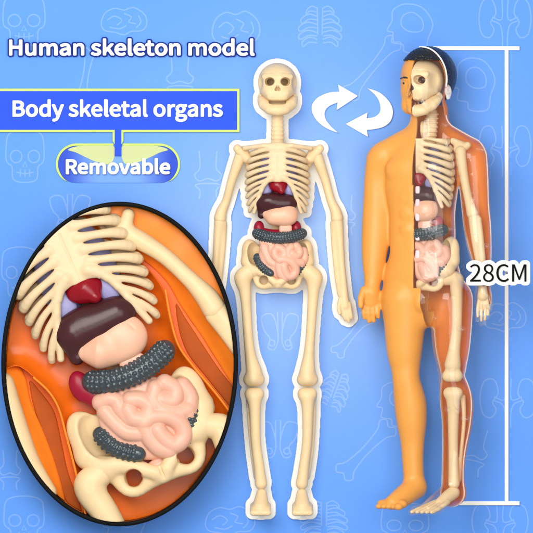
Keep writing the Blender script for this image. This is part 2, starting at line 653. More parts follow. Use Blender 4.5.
# ------------------------------------------------------------------ lettering outlines (Bezier points: left handle, point, right handle)
GLYPHS = {'2':[194,[[15,6,15,0,69,0,123,0,177,0,177,9,177,18,177,28,153,28,129,28,106,28,93,28,77,26,64,25,124,82,165,134,165,186,165,231,136,261,90,261,57,261,35,246,14,224,20,218,26,212,33,206,47,223,65,235,86,235,118,235,133,214,133,185,133,140,96,89,15,19,15,13]]],
'8':[194,[[50,-5,98,-5,146,-5,178,25,178,62,178,97,158,116,135,129,135,130,135,130,135,131,150,143,169,166,169,193,169,232,143,261,99,261,59,261,28,234,28,195,28,168,44,149,63,136,63,136,63,135,63,135,40,122,16,98,16,64,16,24],[133,155,116,139,85,151,57,165,57,195,57,220,75,237,98,237,126,237,142,217,142,191,142,172],[128,19,98,19,68,19,44,39,44,67,44,91,59,111,80,125,116,110,148,97,148,63,148,37]]],
'B':[230,[[35,86,35,0,63,0,90,0,117,0,174,0,214,25,214,75,214,110,193,131,162,137,162,137,162,138,162,138,186,146,200,168,200,194,200,239,163,257,111,257,86,257,61,257,35,257,35,171],[80,148,68,148,68,176,68,203,68,231,81,231,94,231,107,231,147,231,168,220,168,190,168,164,150,148,106,148,93,148],[83,26,68,26,68,58,68,90,68,123,83,123,97,123,112,123,158,123,182,108,182,76,182,42,157,26,112,26,97,26]]],
'C':[223,[[68,-5,132,-5,165,-5,190,9,211,32,205,39,199,46,193,53,176,35,158,24,133,24,84,24,54,64,54,129,54,193,86,233,134,233,157,233,173,223,187,209,193,216,199,223,204,230,190,246,165,261,134,261,69,261,20,211,20,128,20,45]]],
'H':[255,[[35,86,35,0,46,0,57,0,68,0,68,40,68,81,68,121,107,121,147,121,187,121,187,81,187,40,187,0,198,0,209,0,220,0,220,86,220,171,220,257,209,257,198,257,187,257,187,221,187,185,187,149,147,149,107,149,68,149,68,185,68,221,68,257,57,257,46,257,35,257,35,171]]],
'M':[284,[[35,86,35,0,45,0,55,0,64,0,64,47,64,95,64,142,64,164,62,195,60,218,61,218,61,218,62,218,69,198,75,179,82,159,99,115,115,70,131,26,138,26,145,26,153,26,169,70,185,115,201,159,208,179,215,198,222,218,222,218,223,218,223,218,221,195,219,164,219,142,219,95,219,47,219,0,229,0,239,0,249,0,249,86,249,171,249,257,236,257,223,257,210,257,194,211,177,165,161,119,155,102,150,84,143,66,143,66,142,66,142,66,136,84,130,102,123,119,107,165,91,211,74,257,61,257,48,257,35,257,35,171]]],
'R':[222,[[82,135,68,135,68,167,68,199,68,230,82,230,96,230,111,230,151,230,173,218,173,185,173,151,151,135,111,135,96,135],[155,36,176,0,188,0,200,0,213,0,191,37,169,75,147,112,182,121,205,145,205,185,205,238,168,257,116,257,89,257,62,257,35,257,35,171,35,86,35,0,46,0,57,0,68,0,68,36,68,73,68,109,83,109,98,109,114,109,135,73]]],
'a':[197,[[44,-5,76,-5,99,-5,121,8,139,23,139,23,140,23,140,23,141,15,142,8,143,0,152,0,160,0,169,0,169,39,169,78,169,117,169,164,150,195,103,195,72,195,46,181,29,170,33,163,37,155,41,148,56,158,76,168,98,168,129,168,137,145,137,120,56,111,21,91,21,49,21,15],[103,21,85,21,66,21,51,30,51,51,51,76,73,92,137,99,137,81,137,64,137,46,119,30]]],
'b':[216,[[98,-5,116,-5,159,-5,199,33,199,98,199,157,172,195,123,195,102,195,81,183,63,168,63,180,64,191,64,202,64,228,64,253,64,279,54,279,43,279,32,279,32,186,32,93,32,0,41,0,49,0,58,0,59,7,60,13,61,20,61,20,62,20,62,20,78,5],[142,22,111,22,98,22,81,27,64,42,64,75,64,109,64,142,82,159,99,168,115,168,151,168,165,140,165,98,165,51]]],
'd':[217,[[49,-5,97,-5,120,-5,140,8,155,22,155,22,155,22,156,22,157,15,158,7,159,0,167,0,176,0,185,0,185,93,185,186,185,279,174,279,163,279,153,279,153,254,153,230,153,206,153,195,154,184,154,173,138,187,123,195,101,195,57,195,19,157,19,95,19,32],[121,22,104,22,71,22,51,49,51,95,51,139,76,168,106,168,122,168,137,162,153,148,153,115,153,82,153,48,137,31]]],
'e':[194,[[58,-5,109,-5,135,-5,155,4,172,15,168,22,164,29,160,36,146,27,131,21,113,21,77,21,52,47,50,88,92,88,135,88,178,88,179,92,179,99,179,106,179,160,152,195,103,195,60,195,18,157,18,95,18,32],[83,110,49,110,53,148,77,169,104,169,134,169,151,149,151,110,117,110]]],
'g':[197,[[50,-88,96,-88,155,-88,193,-57,193,-22,193,10,170,23,126,23,114,23,101,23,89,23,63,23,56,32,56,44,56,55,61,61,68,67,76,63,87,60,96,60,135,60,166,86,166,126,166,143,159,157,150,166,163,166,176,166,189,166,189,174,189,182,189,190,167,190,145,190,123,190,116,193,107,195,96,195,58,195,25,169,25,127,25,104,37,86,50,76,50,76,50,75,50,75,40,68,29,55,29,39,29,24,36,14,46,8,46,7,46,7,46,6,28,-5,18,-20,18,-37,18,-69],[118,82,96,82,74,82,56,99,56,127,56,155,74,172,96,172,119,172,137,155,137,127,137,99],[138,-65,101,-65,66,-65,46,-53,46,-32,46,-21,51,-10,65,0,74,-2,83,-3,90,-3,101,-3,112,-3,123,-3,148,-3,161,-9,161,-27,161,-47]]],
'k':[193,[[32,93,32,0,43,0,53,0,64,0,64,17,64,33,64,50,76,64,88,78,99,92,118,61,137,31,155,0,167,0,178,0,190,0,166,38,142,76,118,113,139,139,160,165,181,190,169,190,158,190,146,190,119,157,92,123,65,90,65,90,64,90,64,90,64,153,64,216,64,279,53,279,43,279,32,279,32,186]]],
'l':[99,[[42,-5,66,-5,75,-5,80,-3,84,-2,83,6,81,15,80,23,76,22,75,22,73,22,68,22,64,26,64,36,64,117,64,198,64,279,54,279,43,279,32,279,32,198,32,118,32,38,32,11]]],
'm':[324,[[32,63,32,0,43,0,54,0,64,0,64,46,64,92,64,138,82,158,98,167,112,167,136,167,147,152,147,116,147,77,147,39,147,0,158,0,169,0,179,0,179,46,179,92,179,138,197,158,213,167,227,167,251,167,263,152,263,116,263,77,263,39,263,0,273,0,284,0,294,0,294,40,294,80,294,120,294,169,276,195,237,195,214,195,194,180,174,159,166,181,151,195,121,195,99,195,79,181,62,162,62,162,62,162,62,162,61,172,60,181,58,190,50,190,41,190,32,190,32,127]]],
'n':[214,[[32,63,32,0,43,0,54,0,64,0,64,46,64,92,64,138,83,157,97,167,116,167,141,167,152,152,152,116,152,77,152,39,152,0,163,0,174,0,184,0,184,40,184,80,184,120,184,169,166,195,126,195,100,195,80,181,62,162,62,162,62,162,62,162,61,172,60,181,58,190,50,190,41,190,32,190,32,127]]],
'o':[212,[[60,-5,106,-5,153,-5,194,32,194,95,194,158,153,195,106,195,60,195,18,158,18,95,18,32],[139,22,106,22,73,22,51,51,51,95,51,139,73,168,106,168,139,168,161,139,161,95,161,51]]],
'r':[136,[[32,63,32,0,43,0,54,0,64,0,64,41,64,81,64,122,77,154,96,166,112,166,120,166,124,165,131,163,133,172,135,182,137,191,131,194,125,195,116,195,95,195,76,180,62,155,62,155,62,155,62,155,61,167,60,179,58,190,50,190,41,190,32,190,32,127]]],
's':[164,[[55,-5,82,-5,127,-5,151,21,151,52,151,88,121,99,93,110,72,118,52,125,52,143,52,158,63,170,88,170,104,170,118,163,131,153,136,160,141,167,146,173,132,185,111,195,87,195,46,195,22,171,22,141,22,109,50,96,77,86,98,78,120,69,120,50,120,34,108,20,83,20,60,20,43,29,27,43,21,36,16,29,11,22,29,7]]],
't':[132,[[51,-5,92,-5,104,-5,116,-1,127,2,125,11,123,19,121,27,114,24,106,21,99,21,77,21,70,35,70,58,70,93,70,129,70,164,87,164,104,164,121,164,121,173,121,181,121,190,104,190,87,190,70,190,70,208,70,226,70,244,61,244,52,244,43,244,42,226,41,208,40,190,30,190,19,189,9,188,9,180,9,172,9,164,19,164,28,164,38,164,38,129,38,94,38,59,38,21]]],
'u':[213,[[48,-5,88,-5,114,-5,133,9,151,30,151,30,151,30,152,30,152,20,153,10,154,0,163,0,172,0,181,0,181,63,181,127,181,190,170,190,159,190,149,190,149,145,149,100,149,55,131,33,117,23,97,23,72,23,62,38,62,74,62,112,62,151,62,190,51,190,40,190,29,190,29,150,29,110,29,70,29,21]]],
'v':[182,[[50,63,73,0,86,0,98,0,111,0,133,63,155,127,178,190,167,190,157,190,146,190,134,154,122,118,110,82,105,63,98,44,93,26,92,26,92,26,91,26,85,44,79,63,74,82,62,118,50,154,38,190,27,190,16,190,5,190,27,127]]],
'y':[182,[[27,-82,35,-82,73,-82,93,-53,106,-16,130,53,154,121,178,190,167,190,157,190,147,190,135,155,124,120,112,85,107,68,102,48,97,31,96,31,96,31,95,31,89,49,82,68,76,85,63,120,51,155,38,190,27,190,16,190,5,190,30,127,55,63,81,0,79,-5,78,-10,77,-15,69,-38,55,-56,34,-56,29,-56,23,-54,19,-53,17,-61,15,-70,13,-78,19,-81]]]}
SPACE = 78
CAPH = 257.0


def lettering(name, s, x0, x1, base, cap, h0, h1, mat, parent, bold=0.0, keep=None, bevel=0.25):
    adv = 0
    lay = []
    for ch in s:
        if ch == ' ':
            adv += SPACE
            continue
        lay.append((ch, adv))
        adv += GLYPHS[ch][0]
    sx = (x1 - x0) / adv
    sy = cap / CAPH
    cu = bpy.data.curves.new(name, 'CURVE')
    cu.dimensions = '2D'
    cu.fill_mode = 'BOTH'
    cu.resolution_u = 5
    for ch, a in lay:
        for sp in GLYPHS[ch][1]:
            n = len(sp) // 6
            b = cu.splines.new('BEZIER')
            b.bezier_points.add(n - 1)
            for i in range(n):
                q = sp[i * 6:i * 6 + 6]
                p = b.bezier_points[i]
                p.handle_left_type = p.handle_right_type = 'FREE'
                T = lambda u, v: (x0 + (a + u) * sx, -(base - v * sy), 0)
                p.handle_left, p.co, p.handle_right = T(q[0], q[1]), T(q[2], q[3]), T(q[4], q[5])
            b.use_cyclic_u = True
    tmp = curve_mesh(name, cu, h0, h1, mat, parent, 0.05)
    pts = densify(tmp)
    if bold == 0:
        return tmp, pts
    bpy.data.objects.remove(tmp)
    o = outline_plate(name, pts, max(bold, 0.3), h0, h1, mat, parent, res=0.28, smooth=0)
    return o, pts


def densify(o, step=0.2):
    """points all over a flat mesh, in layout units"""
    me = o.data
    off = np.array(root_loc(o.parent))
    co = np.array([v.co for v in me.vertices]) + off
    P = np.stack([co[:, 0] / S + CX, CY - co[:, 2] / S], 1)
    out = [P]
    me.calc_loop_triangles()
    for tr in me.loop_triangles:
        a, b, c = (P[i] for i in tr.vertices)
        n = int(max(np.linalg.norm(b - a), np.linalg.norm(c - a), np.linalg.norm(c - b)) / step) + 1
        g = np.linspace(0, 1, min(n, 120) + 1)
        u, v = np.meshgrid(g, g)
        m = u + v <= 1.0001
        u, v = u[m][:, None], v[m][:, None]
        out.append(a + (b - a) * u + (c - a) * v)
    return np.concatenate(out)


# ------------------------------------------------------------------ the bones and organs of the model, in its own layout
MID = 277.5


def mir(p, sgn):
    return p if sgn < 0 else (2 * MID - p[0], p[1], p[2])


def make_skull(T, res, parent, clip=None, keep=None, mat=None):
    mat = mat or M['bone']
    s = Sculpt((255, -2, 60), (300, 46, 120), res, T)
    s.ell((277.3, 21, 83), (19.2, 19.5, 19.5))
    s.ell((277.3, 26, 80), (17.5, 17, 15), 3)
    s.ell((277.3, 29.5, 90), (15.5, 11.5, 11.5), 4)
    s.ell((277.3, 14, 101), (13, 7.5, 8.5), 2)
    for g in (-1, 1):
        s.cap(mir((262.5, 24, 92.5), g), mir((269, 36, 93.5), g), 2.6, 3.0, 2.5)
        s.cap(mir((264, 36, 77.6), g), mir((274, 40.3, 78.6), g), 2.0, 2.0, 3)
        s.ell(mir((259.5, 30, 83), g), (3.0, 6, 6), 4, sub=True)
    s.ell((277.3, 33, 96.6), (10.5, 7.8, 5.0), 2.5, p=3.2)
    s.ell((277.3, 21, 83), (14.0, 13.5, 14), 0, sub=True)
    for g in (-1, 1):
        s.ell(mir((269.6, 40.5, 82.6), g), (5.0, 12, 4.2), 0.8, rotm(0, -8 * g, 0), sub=True)
        for hh in (36, 38.5, 41, 43.5):
            s.cap(mir((276.1, hh, 90.4), g), mir((277.4, hh, 86.2), g), 1.6, 0.9, 0.3, sub=True)
    for i in range(-4, 5):
        s.cap((277.3 + i * 2.0, 40.9 - 0.09 * i * i, 98.2), (277.3 + i * 2.0, 40.2 - 0.09 * i * i, 101.6), 0.45, 0.4, 0.4, sub=True)
    # suture of the lift-off cap
    for a in np.arange(-80, 81, 8):
        b = a + 8
        ra, rb = math.radians(a), math.radians(b)
        s.cap((277.3 + 19.5 * math.sin(ra), 21 + 19.8 * math.cos(ra), 74.0), (277.3 + 19.5 * math.sin(rb), 21 + 19.8 * math.cos(rb), 74.0), 0.28, sub=True, k=0.4)
    if clip:
        s.clip(clip)
    sk = s.obj('skull', mat, parent, keep=keep)
    s = Sculpt((255, 5, 90), (300, 46, 120), res, T)
    for g in (-1, 1):
        s.tube([mir(p, g) for p in ((261.2, 19, 97.5), (261.8, 22, 100.5), (264.0, 27, 105), (269.5, 32.5, 109.4), (277.5, 34.6, 110.4))], [3.2, 4.4, 5.6, 5.6, 5.3], 2)
        s.cap(mir((260.8, 19, 98), g), mir((261, 20, 95.6), g), 3.0, 2.2, 1.5)
        s.cap(mir((263, 24, 102), g), mir((268.2, 31.5, 106.5), g), 4.0, 3.6, 3)
    s.ell((277.5, 36.0, 111.0), (10.5, 5.2, 5.0), 3)
    s.ell((277.5, 36, 102.8), (8.6, 14, 2.1), 0.4, p=4.0, sub=True)
    for i in range(-3, 4):
        s.cap((277.5 + i * 2.0, 40.0 - 0.1 * i * i, 104.2), (277.5 + i * 2.0, 40.9 - 0.1 * i * i, 107.4), 0.45, 0.4, 0.4, sub=True)
    if clip:
        s.clip(clip)
    s.obj('jaw', mat, sk, keep=keep)
    # dark mouth floor between the jaws
    return sk


def make_spine(T, res, parent, clip=None, keep=None, y0=113, y1=252, mat=None):
    s = Sculpt((266, 2, y0 - 8), (290, 32, y1 + 10), res, T)
    y = y0
    while y < y1:
        nk = y < 146
        h = 20 if nk else 12
        r = (6.3 + 0.7 * (y - 113) / 30) if nk else 6.0
        s.ell((MID, h, y), (r, 5.5, 2.2), 1.2)
        y += 4.3
    s.cap((MID, 20, y0), (MID, 19, min(144, y1)), 5.4, 6.0, 1.2)
    if y1 > 150:
        s.cap((MID, 19, 144), (MID, 12, 156), 5.6, 5.0, 1)
        s.cap((MID, 12, 156), (MID, 12, y1), 5.0, 5.4, 1.0)
    if clip:
        s.clip(clip)
    return s.obj('spine', mat or M['bone'], parent, keep=keep)


RIBS = [(7.5, 149.5, 25.5, 5.0, 2.0), (7.5, 155.5, 28.0, 6.0, 2.05), (7.5, 161.8, 29.3, 7.0, 2.1), (7.8, 168.0, 30.0, 7.8, 2.1),
        (8.2, 174.2, 30.5, 8.8, 2.0), (10.0, 180.0, 30.6, 10.2, 1.8), (13.2, 185.4, 30.4, 12.0, 1.65), (16.4, 191.6, 29.4, 13.4, 1.6),
        (18.6, 198.0, 27.8, 13.6, 1.6)]


def rib_pt(theta, wid, y, dep=18.0, hc=22.0):
    return (wid * math.sin(theta), hc + dep * math.cos(theta), y)


def make_ribcage(T, res, parent, clip=None, keep=None):
    s = Sculpt((243, -1, 142), (312, 47, 219), res, T)
    for g in (-1, 1):
        for ri, (ax, ay, wid, drop, r) in enumerate(RIBS):
            th0 = math.asin(ax / wid)
            pts, rs = [], []
            for i in range(17):
                t = i / 16.0
                th = th0 + (math.radians(166) - th0) * t
                if th < math.pi / 2:
                    q = (math.sin(th) - math.sin(th0)) / (1 - math.sin(th0))
                    y = ay + drop * (0.7 * q + 0.3 * q ** 4)
                else:
                    q = (th - math.pi / 2) / math.radians(76)
                    y = ay + drop - (drop + 1.5) * q
                p = rib_pt(th, wid, y)
                pts.append((MID + g * p[0], p[1], p[2]))
                q = min(max((math.degrees(th) - 30) / 50, 0), 1)
                rs.append(r - 0.05 + (0.8, 0.8, 0.8, 0.75, 0.65, 0.5, 0.4, 0.35, 0.35)[ri] * q * q * (3 - 2 * q))
            s.tube(pts, rs, 0.6)
        # the rib margin that spreads from the foot of the breastbone
        mar = [(6.0, 39.5, 178), (10.5, 38.2, 181), (14.3, 36.7, 186.5), (16.8, 35.2, 192.5), (19.0, 33.6, 199), (21.2, 31.6, 206), (23.4, 29.2, 212.6)]
        s.tube([(MID + g * p[0], p[1] + 0.6, p[2]) for p in mar], [2.8, 2.6, 2.3, 2.1, 2.0, 1.9, 1.8], 1.2)
        # collar bone and first rib shelf
        s.tube([(MID + g * p[0], p[1], p[2]) for p in ((4, 39, 147.5), (14, 38, 146.2), (24, 33, 147.5), (33, 26, 148.5))], [2.7, 2.5, 2.3, 2.4], 1.2)
    s.ell((MID, 38.6, 163), (7.6, 3.0, 19.5), 2.2, p=4.0)
    s.ell((MID, 38.8, 148.5), (9.5, 3.2, 4.5), 2.0)
    s.cap((MID, 41.7, 157), (MID, 41.7, 186), 0.55, 0.5, 0.3, sub=True)
    if clip:
        s.clip(clip)
    return s.obj('ribcage', M['rib'], parent, keep=keep)


def make_organs(T, res, parent, clip=None, keep=None, both=True, lift=(0, 0), narrow=1.0, dx=0.0):
    def fin(s, name, mat):
        if clip:
            s.clip(clip)
        return s.obj(name, mat, parent, keep=keep)
    for g in (-1, 1):
        s = Sculpt((248, 3, 146), (307, 42, 206), res, T)
        s.ell(mir((266.5, 17.5, 179), g), (8.6, 9.0, 24), 0)
        s.ell(mir((265.8, 29.0, 189), g), (6.2, 5.0, 8), 3)
        fin(s, 'lung', M['lung'])
    s = Sculpt((264, 22, 176), (294, 46, 202), res, T)
    s.ell((278, 33.5, 185.8), (9.2, 6.8, 7.0), 0)
    s.cap((279, 34, 187), (281.5, 37.2, 191.5), 5.2, 3.2, 3)
    fin(s, 'heart', M['heart'])
    s = Sculpt((250, 12, 186), (304, 46, 226), res, T)
    s.cap((265, 30, 204), (288, 31, 203), 8.8, 7.6, 2)
    s.ell((277, 32.2, 203.5), (20.5, 8.6, 9.6), 4)
    s.ell((270, 33, 201), (11, 8.5, 7.5), 3)
    s.cap((262.5, 30, 206), (261.5, 31, 215), 5.2, 4.0, 3)
    s.ell((282, 44, 217), (16, 12, 6.6), 1.2, sub=True)
    fin(s, 'liver', M['liver'])
    s = Sculpt((258, 18, 202), (302, 48, 232), res, T)
    s.ell((281, 33.5, 216), (15.6, 9.6, 10.4), 0, rotm(0, -6, 0))
    s.ell((288, 33.5, 214.5), (9.5, 9.0, 10.2), 4)
    s.cap((272, 33.5, 217), (266, 32, 214), 7.6, 4.5, 4)
    s.cap((290.5, 43.4, 208), (293, 42.2, 213), 0.8, 0.5, 0.8, sub=True)
    fin(s, 'stomach', M['stomach'])
    for g in ((-1, 1) if both else (-1,)):
        s = Sculpt((248, 12, 216), (308, 40, 246), res, T)
        if both:
            s.ell(mir((259, 26, 228.3), g), (5.4, 6, 7.5), 0)
        else:
            s.ell((257.5, 24, 229), (5.4, 6, 8), 0)
            s.ell((262, 25, 236), (5, 5, 6), 2)
        fin(s, 'kidney', M['kidney'])
    if both:
        s = Sculpt((250, 12, 222), (308, 40, 244), res, T)
        s.tube(spline([(262, 27.5, 232), (270, 28.6, 233.6), (279, 29.2, 234), (288, 28.6, 233.6), (296, 27.5, 232)], 4, False), 4.4)
        fin(s, 'duodenum', M['kidney'])
    s = Sculpt((276, 24, 222), (296, 42, 236), res, T)
    s.ell((285.5, 33, 229), (6.5, 4, 4.2), 0, p=4)
    fin(s, 'pancreas', M['gut'])
    # large bowel: cross piece and the two ends that show below, pebbled all over
    s = Sculpt((246, 14, 224), (312, 48, 282), res, T)
    brng = random.Random(3)
    paths = [[(257.2, 29, 233.6), (266, 34.5, 236.6), (279, 36.8, 238.0), (292, 34.8, 236.6), (301.8, 29.5, 233.6)],
             [(257.2, 29, 257), (260, 31.5, 264), (265, 33.5, 269.6), (270.5, 35, 273)],
             [(304.2, 25, 254), (302.4, 27, 263), (298.0, 30, 270), (292, 32, 275.6)]]
    for pi, path in enumerate(paths):
        R = 5.8 if pi == 0 else 4.3
        P = np.array(spline(path, 10, closed=False)) + np.array([0, 0, lift[0] if pi == 0 else lift[1]])
        if pi == 0:
            P[:, 0] = 279.3 + (P[:, 0] - 279.3) * narrow + dx
        s.tube([tuple(p) for p in P], R - 0.5, 0.5)
        L = np.concatenate([[0], np.cumsum(np.linalg.norm(np.diff(P, axis=0), axis=1))])
        d = 0.8
        row = 0
        while d < L[-1]:
            p = np.array([np.interp(d, L, P[:, q]) for q in range(3)])
            p2 = np.array([np.interp(min(d + .5, L[-1]), L, P[:, q]) for q in range(3)])
            p1 = np.array([np.interp(max(d - .5, 0), L, P[:, q]) for q in range(3)])
            t = (p2 - p1) / (np.linalg.norm(p2 - p1) + 1e-9)
            n1 = np.array([0, 1.0, 0]) - t * t[1]
            n1 /= np.linalg.norm(n1)
            n2 = np.cross(t, n1)
            for j in range(-3, 4):
                a = math.radians(j * 27)
                q = p + (n1 * math.cos(a) + n2 * math.sin(a)) * (R - 0.6) * np.array([1, T.k / T.kh, 1])
                z = brng.uniform(0.78, 1.05)
                q = q + np.array([brng.uniform(-.18, .18), 0, brng.uniform(-.18, .18)])
                s.ell(q, (0.92 * z, 0.92 * z * T.k / T.kh, 0.92 * z), 0.45, p=3.0)
            d += 2.5
            row += 1
    fin(s, 'large_intestine', M['colon'])
    # small bowel: coils pressed together
    s = Sculpt((250, 14, 236), (308, 50, 292), res, T)

    def cv(pts, h):
        out = []
        for i, (cx, cy) in enumerate(pts):
            ix, iy = 80 + cx / 4.1, 330 + cy / 4.1
            dx, dy = ix - 80.5, iy - 280
            a = math.radians(23.3)
            ux, uy = dx * math.cos(a) - dy * math.sin(a), dx * math.sin(a) + dy * math.cos(a)
            x, y = 277.5 + ux / 2.04 - 0.5, 181 + uy / 2.04 + 5.5 + lift[1]
            out.append((x, h - 0.012 * (x - 279) ** 2 - 0.006 * (y - 258) ** 2, y))
        return spline(out, 5, closed=False)
    s.ell((279, 29.5, 256 + lift[1]), (20.5, 8.0, 17.5), 0, p=2.4)
    s.ell((280, 30.5, 268 + lift[1]), (13, 7.5, 11), 2)
    coils = [([(85, 272), (120, 258), (152, 268), (168, 300), (205, 338)], 35),
             ([(105, 310), (140, 350), (190, 392), (240, 398)], 34.5),
             ([(205, 262), (250, 262), (284, 290), (268, 335), (222, 338), (196, 300)], 36.5),
             ([(308, 215), (300, 262), (335, 302), (388, 318), (438, 300)], 36.2),
             ([(345, 192), (388, 222), (382, 262), (335, 262)], 36.4),
             ([(418, 205), (448, 255), (440, 318)], 35),
             ([(262, 352), (300, 330), (362, 330), (412, 362), (422, 412), (385, 445), (340, 415), (318, 385)], 37.5),
             ([(262, 372), (285, 418), (322, 455), (365, 468)], 36.0)]
    s.res_k = 0
    for pts, h in coils:
        s.tube(cv(pts, h), 4.4, 0.45)
    s.ell((277.5, 27, 281), (10, 6, 5.4), 1.5)
    fin(s, 'small_intestine', M['gut'])


def make_pelvis(T, res, parent, clip=None, keep=None, backed=True):
    s = Sculpt((238, -2, 232), (317, 46, 296), res, T)
    for g in (-1, 1):
        R = rotm(0, -14 * g, 0)
        s.ell(mir((252.5, 17, 257), g), (10.2, 10.5, 18), 0, R)
        s.cap(mir((247, 20, 262), g), mir((255, 24, 271), g), 6.0, 6.2, 5)
        s.ell(mir((257.6, 27.5, 255), g), (9.8, 14.5, 15), 1.6, R, sub=True)
        s.tube([mir(p, g) for p in ((250, 24, 270), (258, 28, 270.5), (266, 32, 275), (274.5, 34, 282))], [5.8, 4.6, 3.6, 3.6], 2.5)
        ring = [mir((263.6 + 7.0 * math.cos(a), 27 + 2.5 * math.cos(a), 280 + 6.8 * math.sin(a)), g) for a in np.linspace(0, 2 * math.pi, 19)]
        s.tube(ring, 2.7, 1.5)
        s.cap(mir((252, 22, 269), g), mir((257, 22, 279), g), 4.5, 3.2, 3)
        s.cap(mir((259, 9, 250), g), mir((272, 9, 254), g), 6, 6, 3)
        s.ell(mir((263.6, 34, 280), g), (4.6, 18, 4.6), 0.6, sub=True)
        if backed:
            s.ell(mir((263.6, 15, 280), g), (6.5, 1.4, 6.5), 0.6)
        s.cap(mir((268, 26, 286), g), mir((276, 32, 285), g), 2.6, 3.2, 2)
    s.tube([(MID, 10, 244), (MID, 8, 256), (MID, 10, 268)], [8, 8, 6], 3)
    s.cap((MID, 38.4, 277), (MID, 38.4, 290), 0.7, 0.7, 0.4, sub=True)
    if clip:
        s.clip(clip)
    return s.obj('pelvis', M['bone'], parent, keep=keep)


def make_limb_bone(name, chain, res, parent, mat=None, keep=None, T=ID, clip=None, extra=None, k=2.5, subs=(), label=None):
    P = np.array([c[:3] for c in chain], float)
    if extra:
        P = np.concatenate([P] + [np.array([c[:3] for c in e], float) for e in extra])
    rm = max(max(c[3] for c in chain), 8) + 3
    s = Sculpt(P.min(0) - rm, P.max(0) + rm, res, T)
    for ch in [chain] + list(extra or []):
        s.tube(*chain_pts(ch), k)
    for (c, r, kk) in subs:
        s.ell(c, r, kk, sub=True)
    if clip:
        s.clip(clip)
    return s.obj(name, mat or M['bone'], parent, keep=keep)


# ------------------------------------------------------------------ the blue board and its printed pattern
BOARD = (-180, -180, 713, 713)


def ribbon(bm, pts, w, h, closed=False):
    P = [np.array(p, float) for p in pts]
    n = len(P)
    vs = []
    for i in range(n):
        a = P[(i - 1) % n] if (closed or i > 0) else P[i]
        b = P[(i + 1) % n] if (closed or i < n - 1) else P[i]
        t = b - a
        t /= (np.linalg.norm(t) + 1e-9)
        nn = np.array([-t[1], t[0]])
        vs.append([bm.verts.new(W(*(P[i][0] + s * nn[0] * w / 2, h + 0.003 * (i % 16), P[i][1] + s * nn[1] * w / 2))) for s in (-1, 1)])
    for i in range(n if closed else n - 1):
        a, b = vs[i], vs[(i + 1) % n]
        f = bm.faces.new((a[0], a[1], b[1], b[0]))
        f.material_index = 1
        f.normal_update()
        if f.normal.y > 0:
            f.normal_flip()


def circ(cx, cy, rx, ry=None, a0=0, a1=360, n=28):
    ry = ry or rx
    return [(cx + rx * math.cos(math.radians(a)), cy + ry * math.sin(math.radians(a))) for a in np.linspace(a0, a1, n)]


def icon_skull():
    return [(spline([(-.9, -.35), (-.75, -.85), (0, -1), (.75, -.85), (.9, -.35), (.88, .2), (.62, .42), (.55, .9), (0, 1.02), (-.55, .9), (-.62, .42), (-.88, .2)], 4), True),
            (circ(-.42, .02, .27, .24), True), (circ(.42, .02, .27, .24), True), ([(-.1, .42), (0, .22), (.1, .42)], True),
            (spline([(-.42, .62), (0, .68), (.42, .62)], 4, False), False), ([(-.22, .5), (-.22, .8)], False), ([(0, .52), (0, .82)], False), ([(.22, .5), (.22, .8)], False)]


def icon_ribs():
    o = [([(-.12, -.9), (-.1, .3)], False), ([(.12, -.9), (.1, .3)], False)]
    for g in (-1, 1):
        for i, y in enumerate((-.85, -.5, -.15, .2, .5)):
            w = (.62, .85, .95, .95, .8)[i]
            o.append((spline([(g * .12, y), (g * w * .6, y - .1), (g * w, y + .1), (g * w * .95, y + .3), (g * .5, y + .12), (g * .13, y + .15)], 4, False), False))
    return o


def icon_brain():
    o = [(spline([(-.95, .1), (-.8, -.5), (-.4, -.8), (0, -.7), (.4, -.85), (.85, -.45), (.95, .1), (.75, .5), (.3, .55), (0, .75), (-.4, .6), (-.8, .5)], 4), True)]
    for p in ([(-.7, -.1), (-.4, -.35), (-.1, -.1), (-.3, .2)], [(0, -.5), (.3, -.3), (.2, 0), (.5, .1)], [(.6, -.4), (.7, 0), (.5, .35)], [(-.6, .3), (-.2, .4), (.1, .2)]):
        o.append((spline(p, 5, False), False))
    return o


def icon_kidney():
    o = []
    for g in (-1, 1):
        o.append((spline([(g * .35, -.35), (g * .5, -.85), (g * .85, -.8), (g * 1.0, -.2), (g * .9, .45), (g * .6, .6), (g * .42, .3), (g * .55, 0)], 4), True))
        o.append((spline([(g * .5, -.05), (g * .2, .1), (g * .1, .5), (g * .1, 1)], 4, False), False))
        o.append((spline([(g * .12, -.9), (g * .12, -.1), (g * .5, -.2)], 4, False), False))
    return o


def icon_bone():
    return [(spline([(-.2, -.62), (-.35, -.85), (-.2, -1), (0, -.9), (.2, -1), (.36, -.85), (.2, -.62), (.13, 0), (.2, .62), (.36, .85), (.2, 1), (0, .9), (-.2, 1), (-.36, .85), (-.2, .62), (-.13, 0)], 4), True)]


def icon_pelvis():
    o = []
    for g in (-1, 1):
        o.append((spline([(g * .15, -.2), (g * .4, -.8), (g * .9, -.7), (g * .8, -.1), (g * .5, .3), (g * .6, .7), (g * .3, .8), (g * .1, .4)], 4), True))
        o.append((circ(g * .4, .5, .14), True))
    o.append(([(-.12, -.9), (.12, -.9), (.1, .3), (-.1, .3)], True))
    return o


def icon_joint():
    return [(spline([(-.5, -1), (-.45, -.3), (-.75, 0), (-.5, .25), (0, .15), (.5, .25), (.75, 0), (.45, -.3), (.5, -1)], 4, False), False),
            (spline([(-.5, 1), (-.45, .65), (-.7, .42), (0, .35), (.7, .42), (.45, .65), (.5, 1)], 4, False), False)]


def icon_head():
    return [(spline([(-.2, -1), (.5, -.85), (.95, -.2), (.75, .45), (.6, 1), (-.2, 1), (-.3, .7), (-.75, .6), (-.7, .2), (-.95, .1), (-.75, -.3), (-.7, -.75)], 4), True),
            (spline([(-.3, -.5), (.1, -.65), (.5, -.35), (.5, .1), (0, .15), (-.35, -.1)], 4), True)]


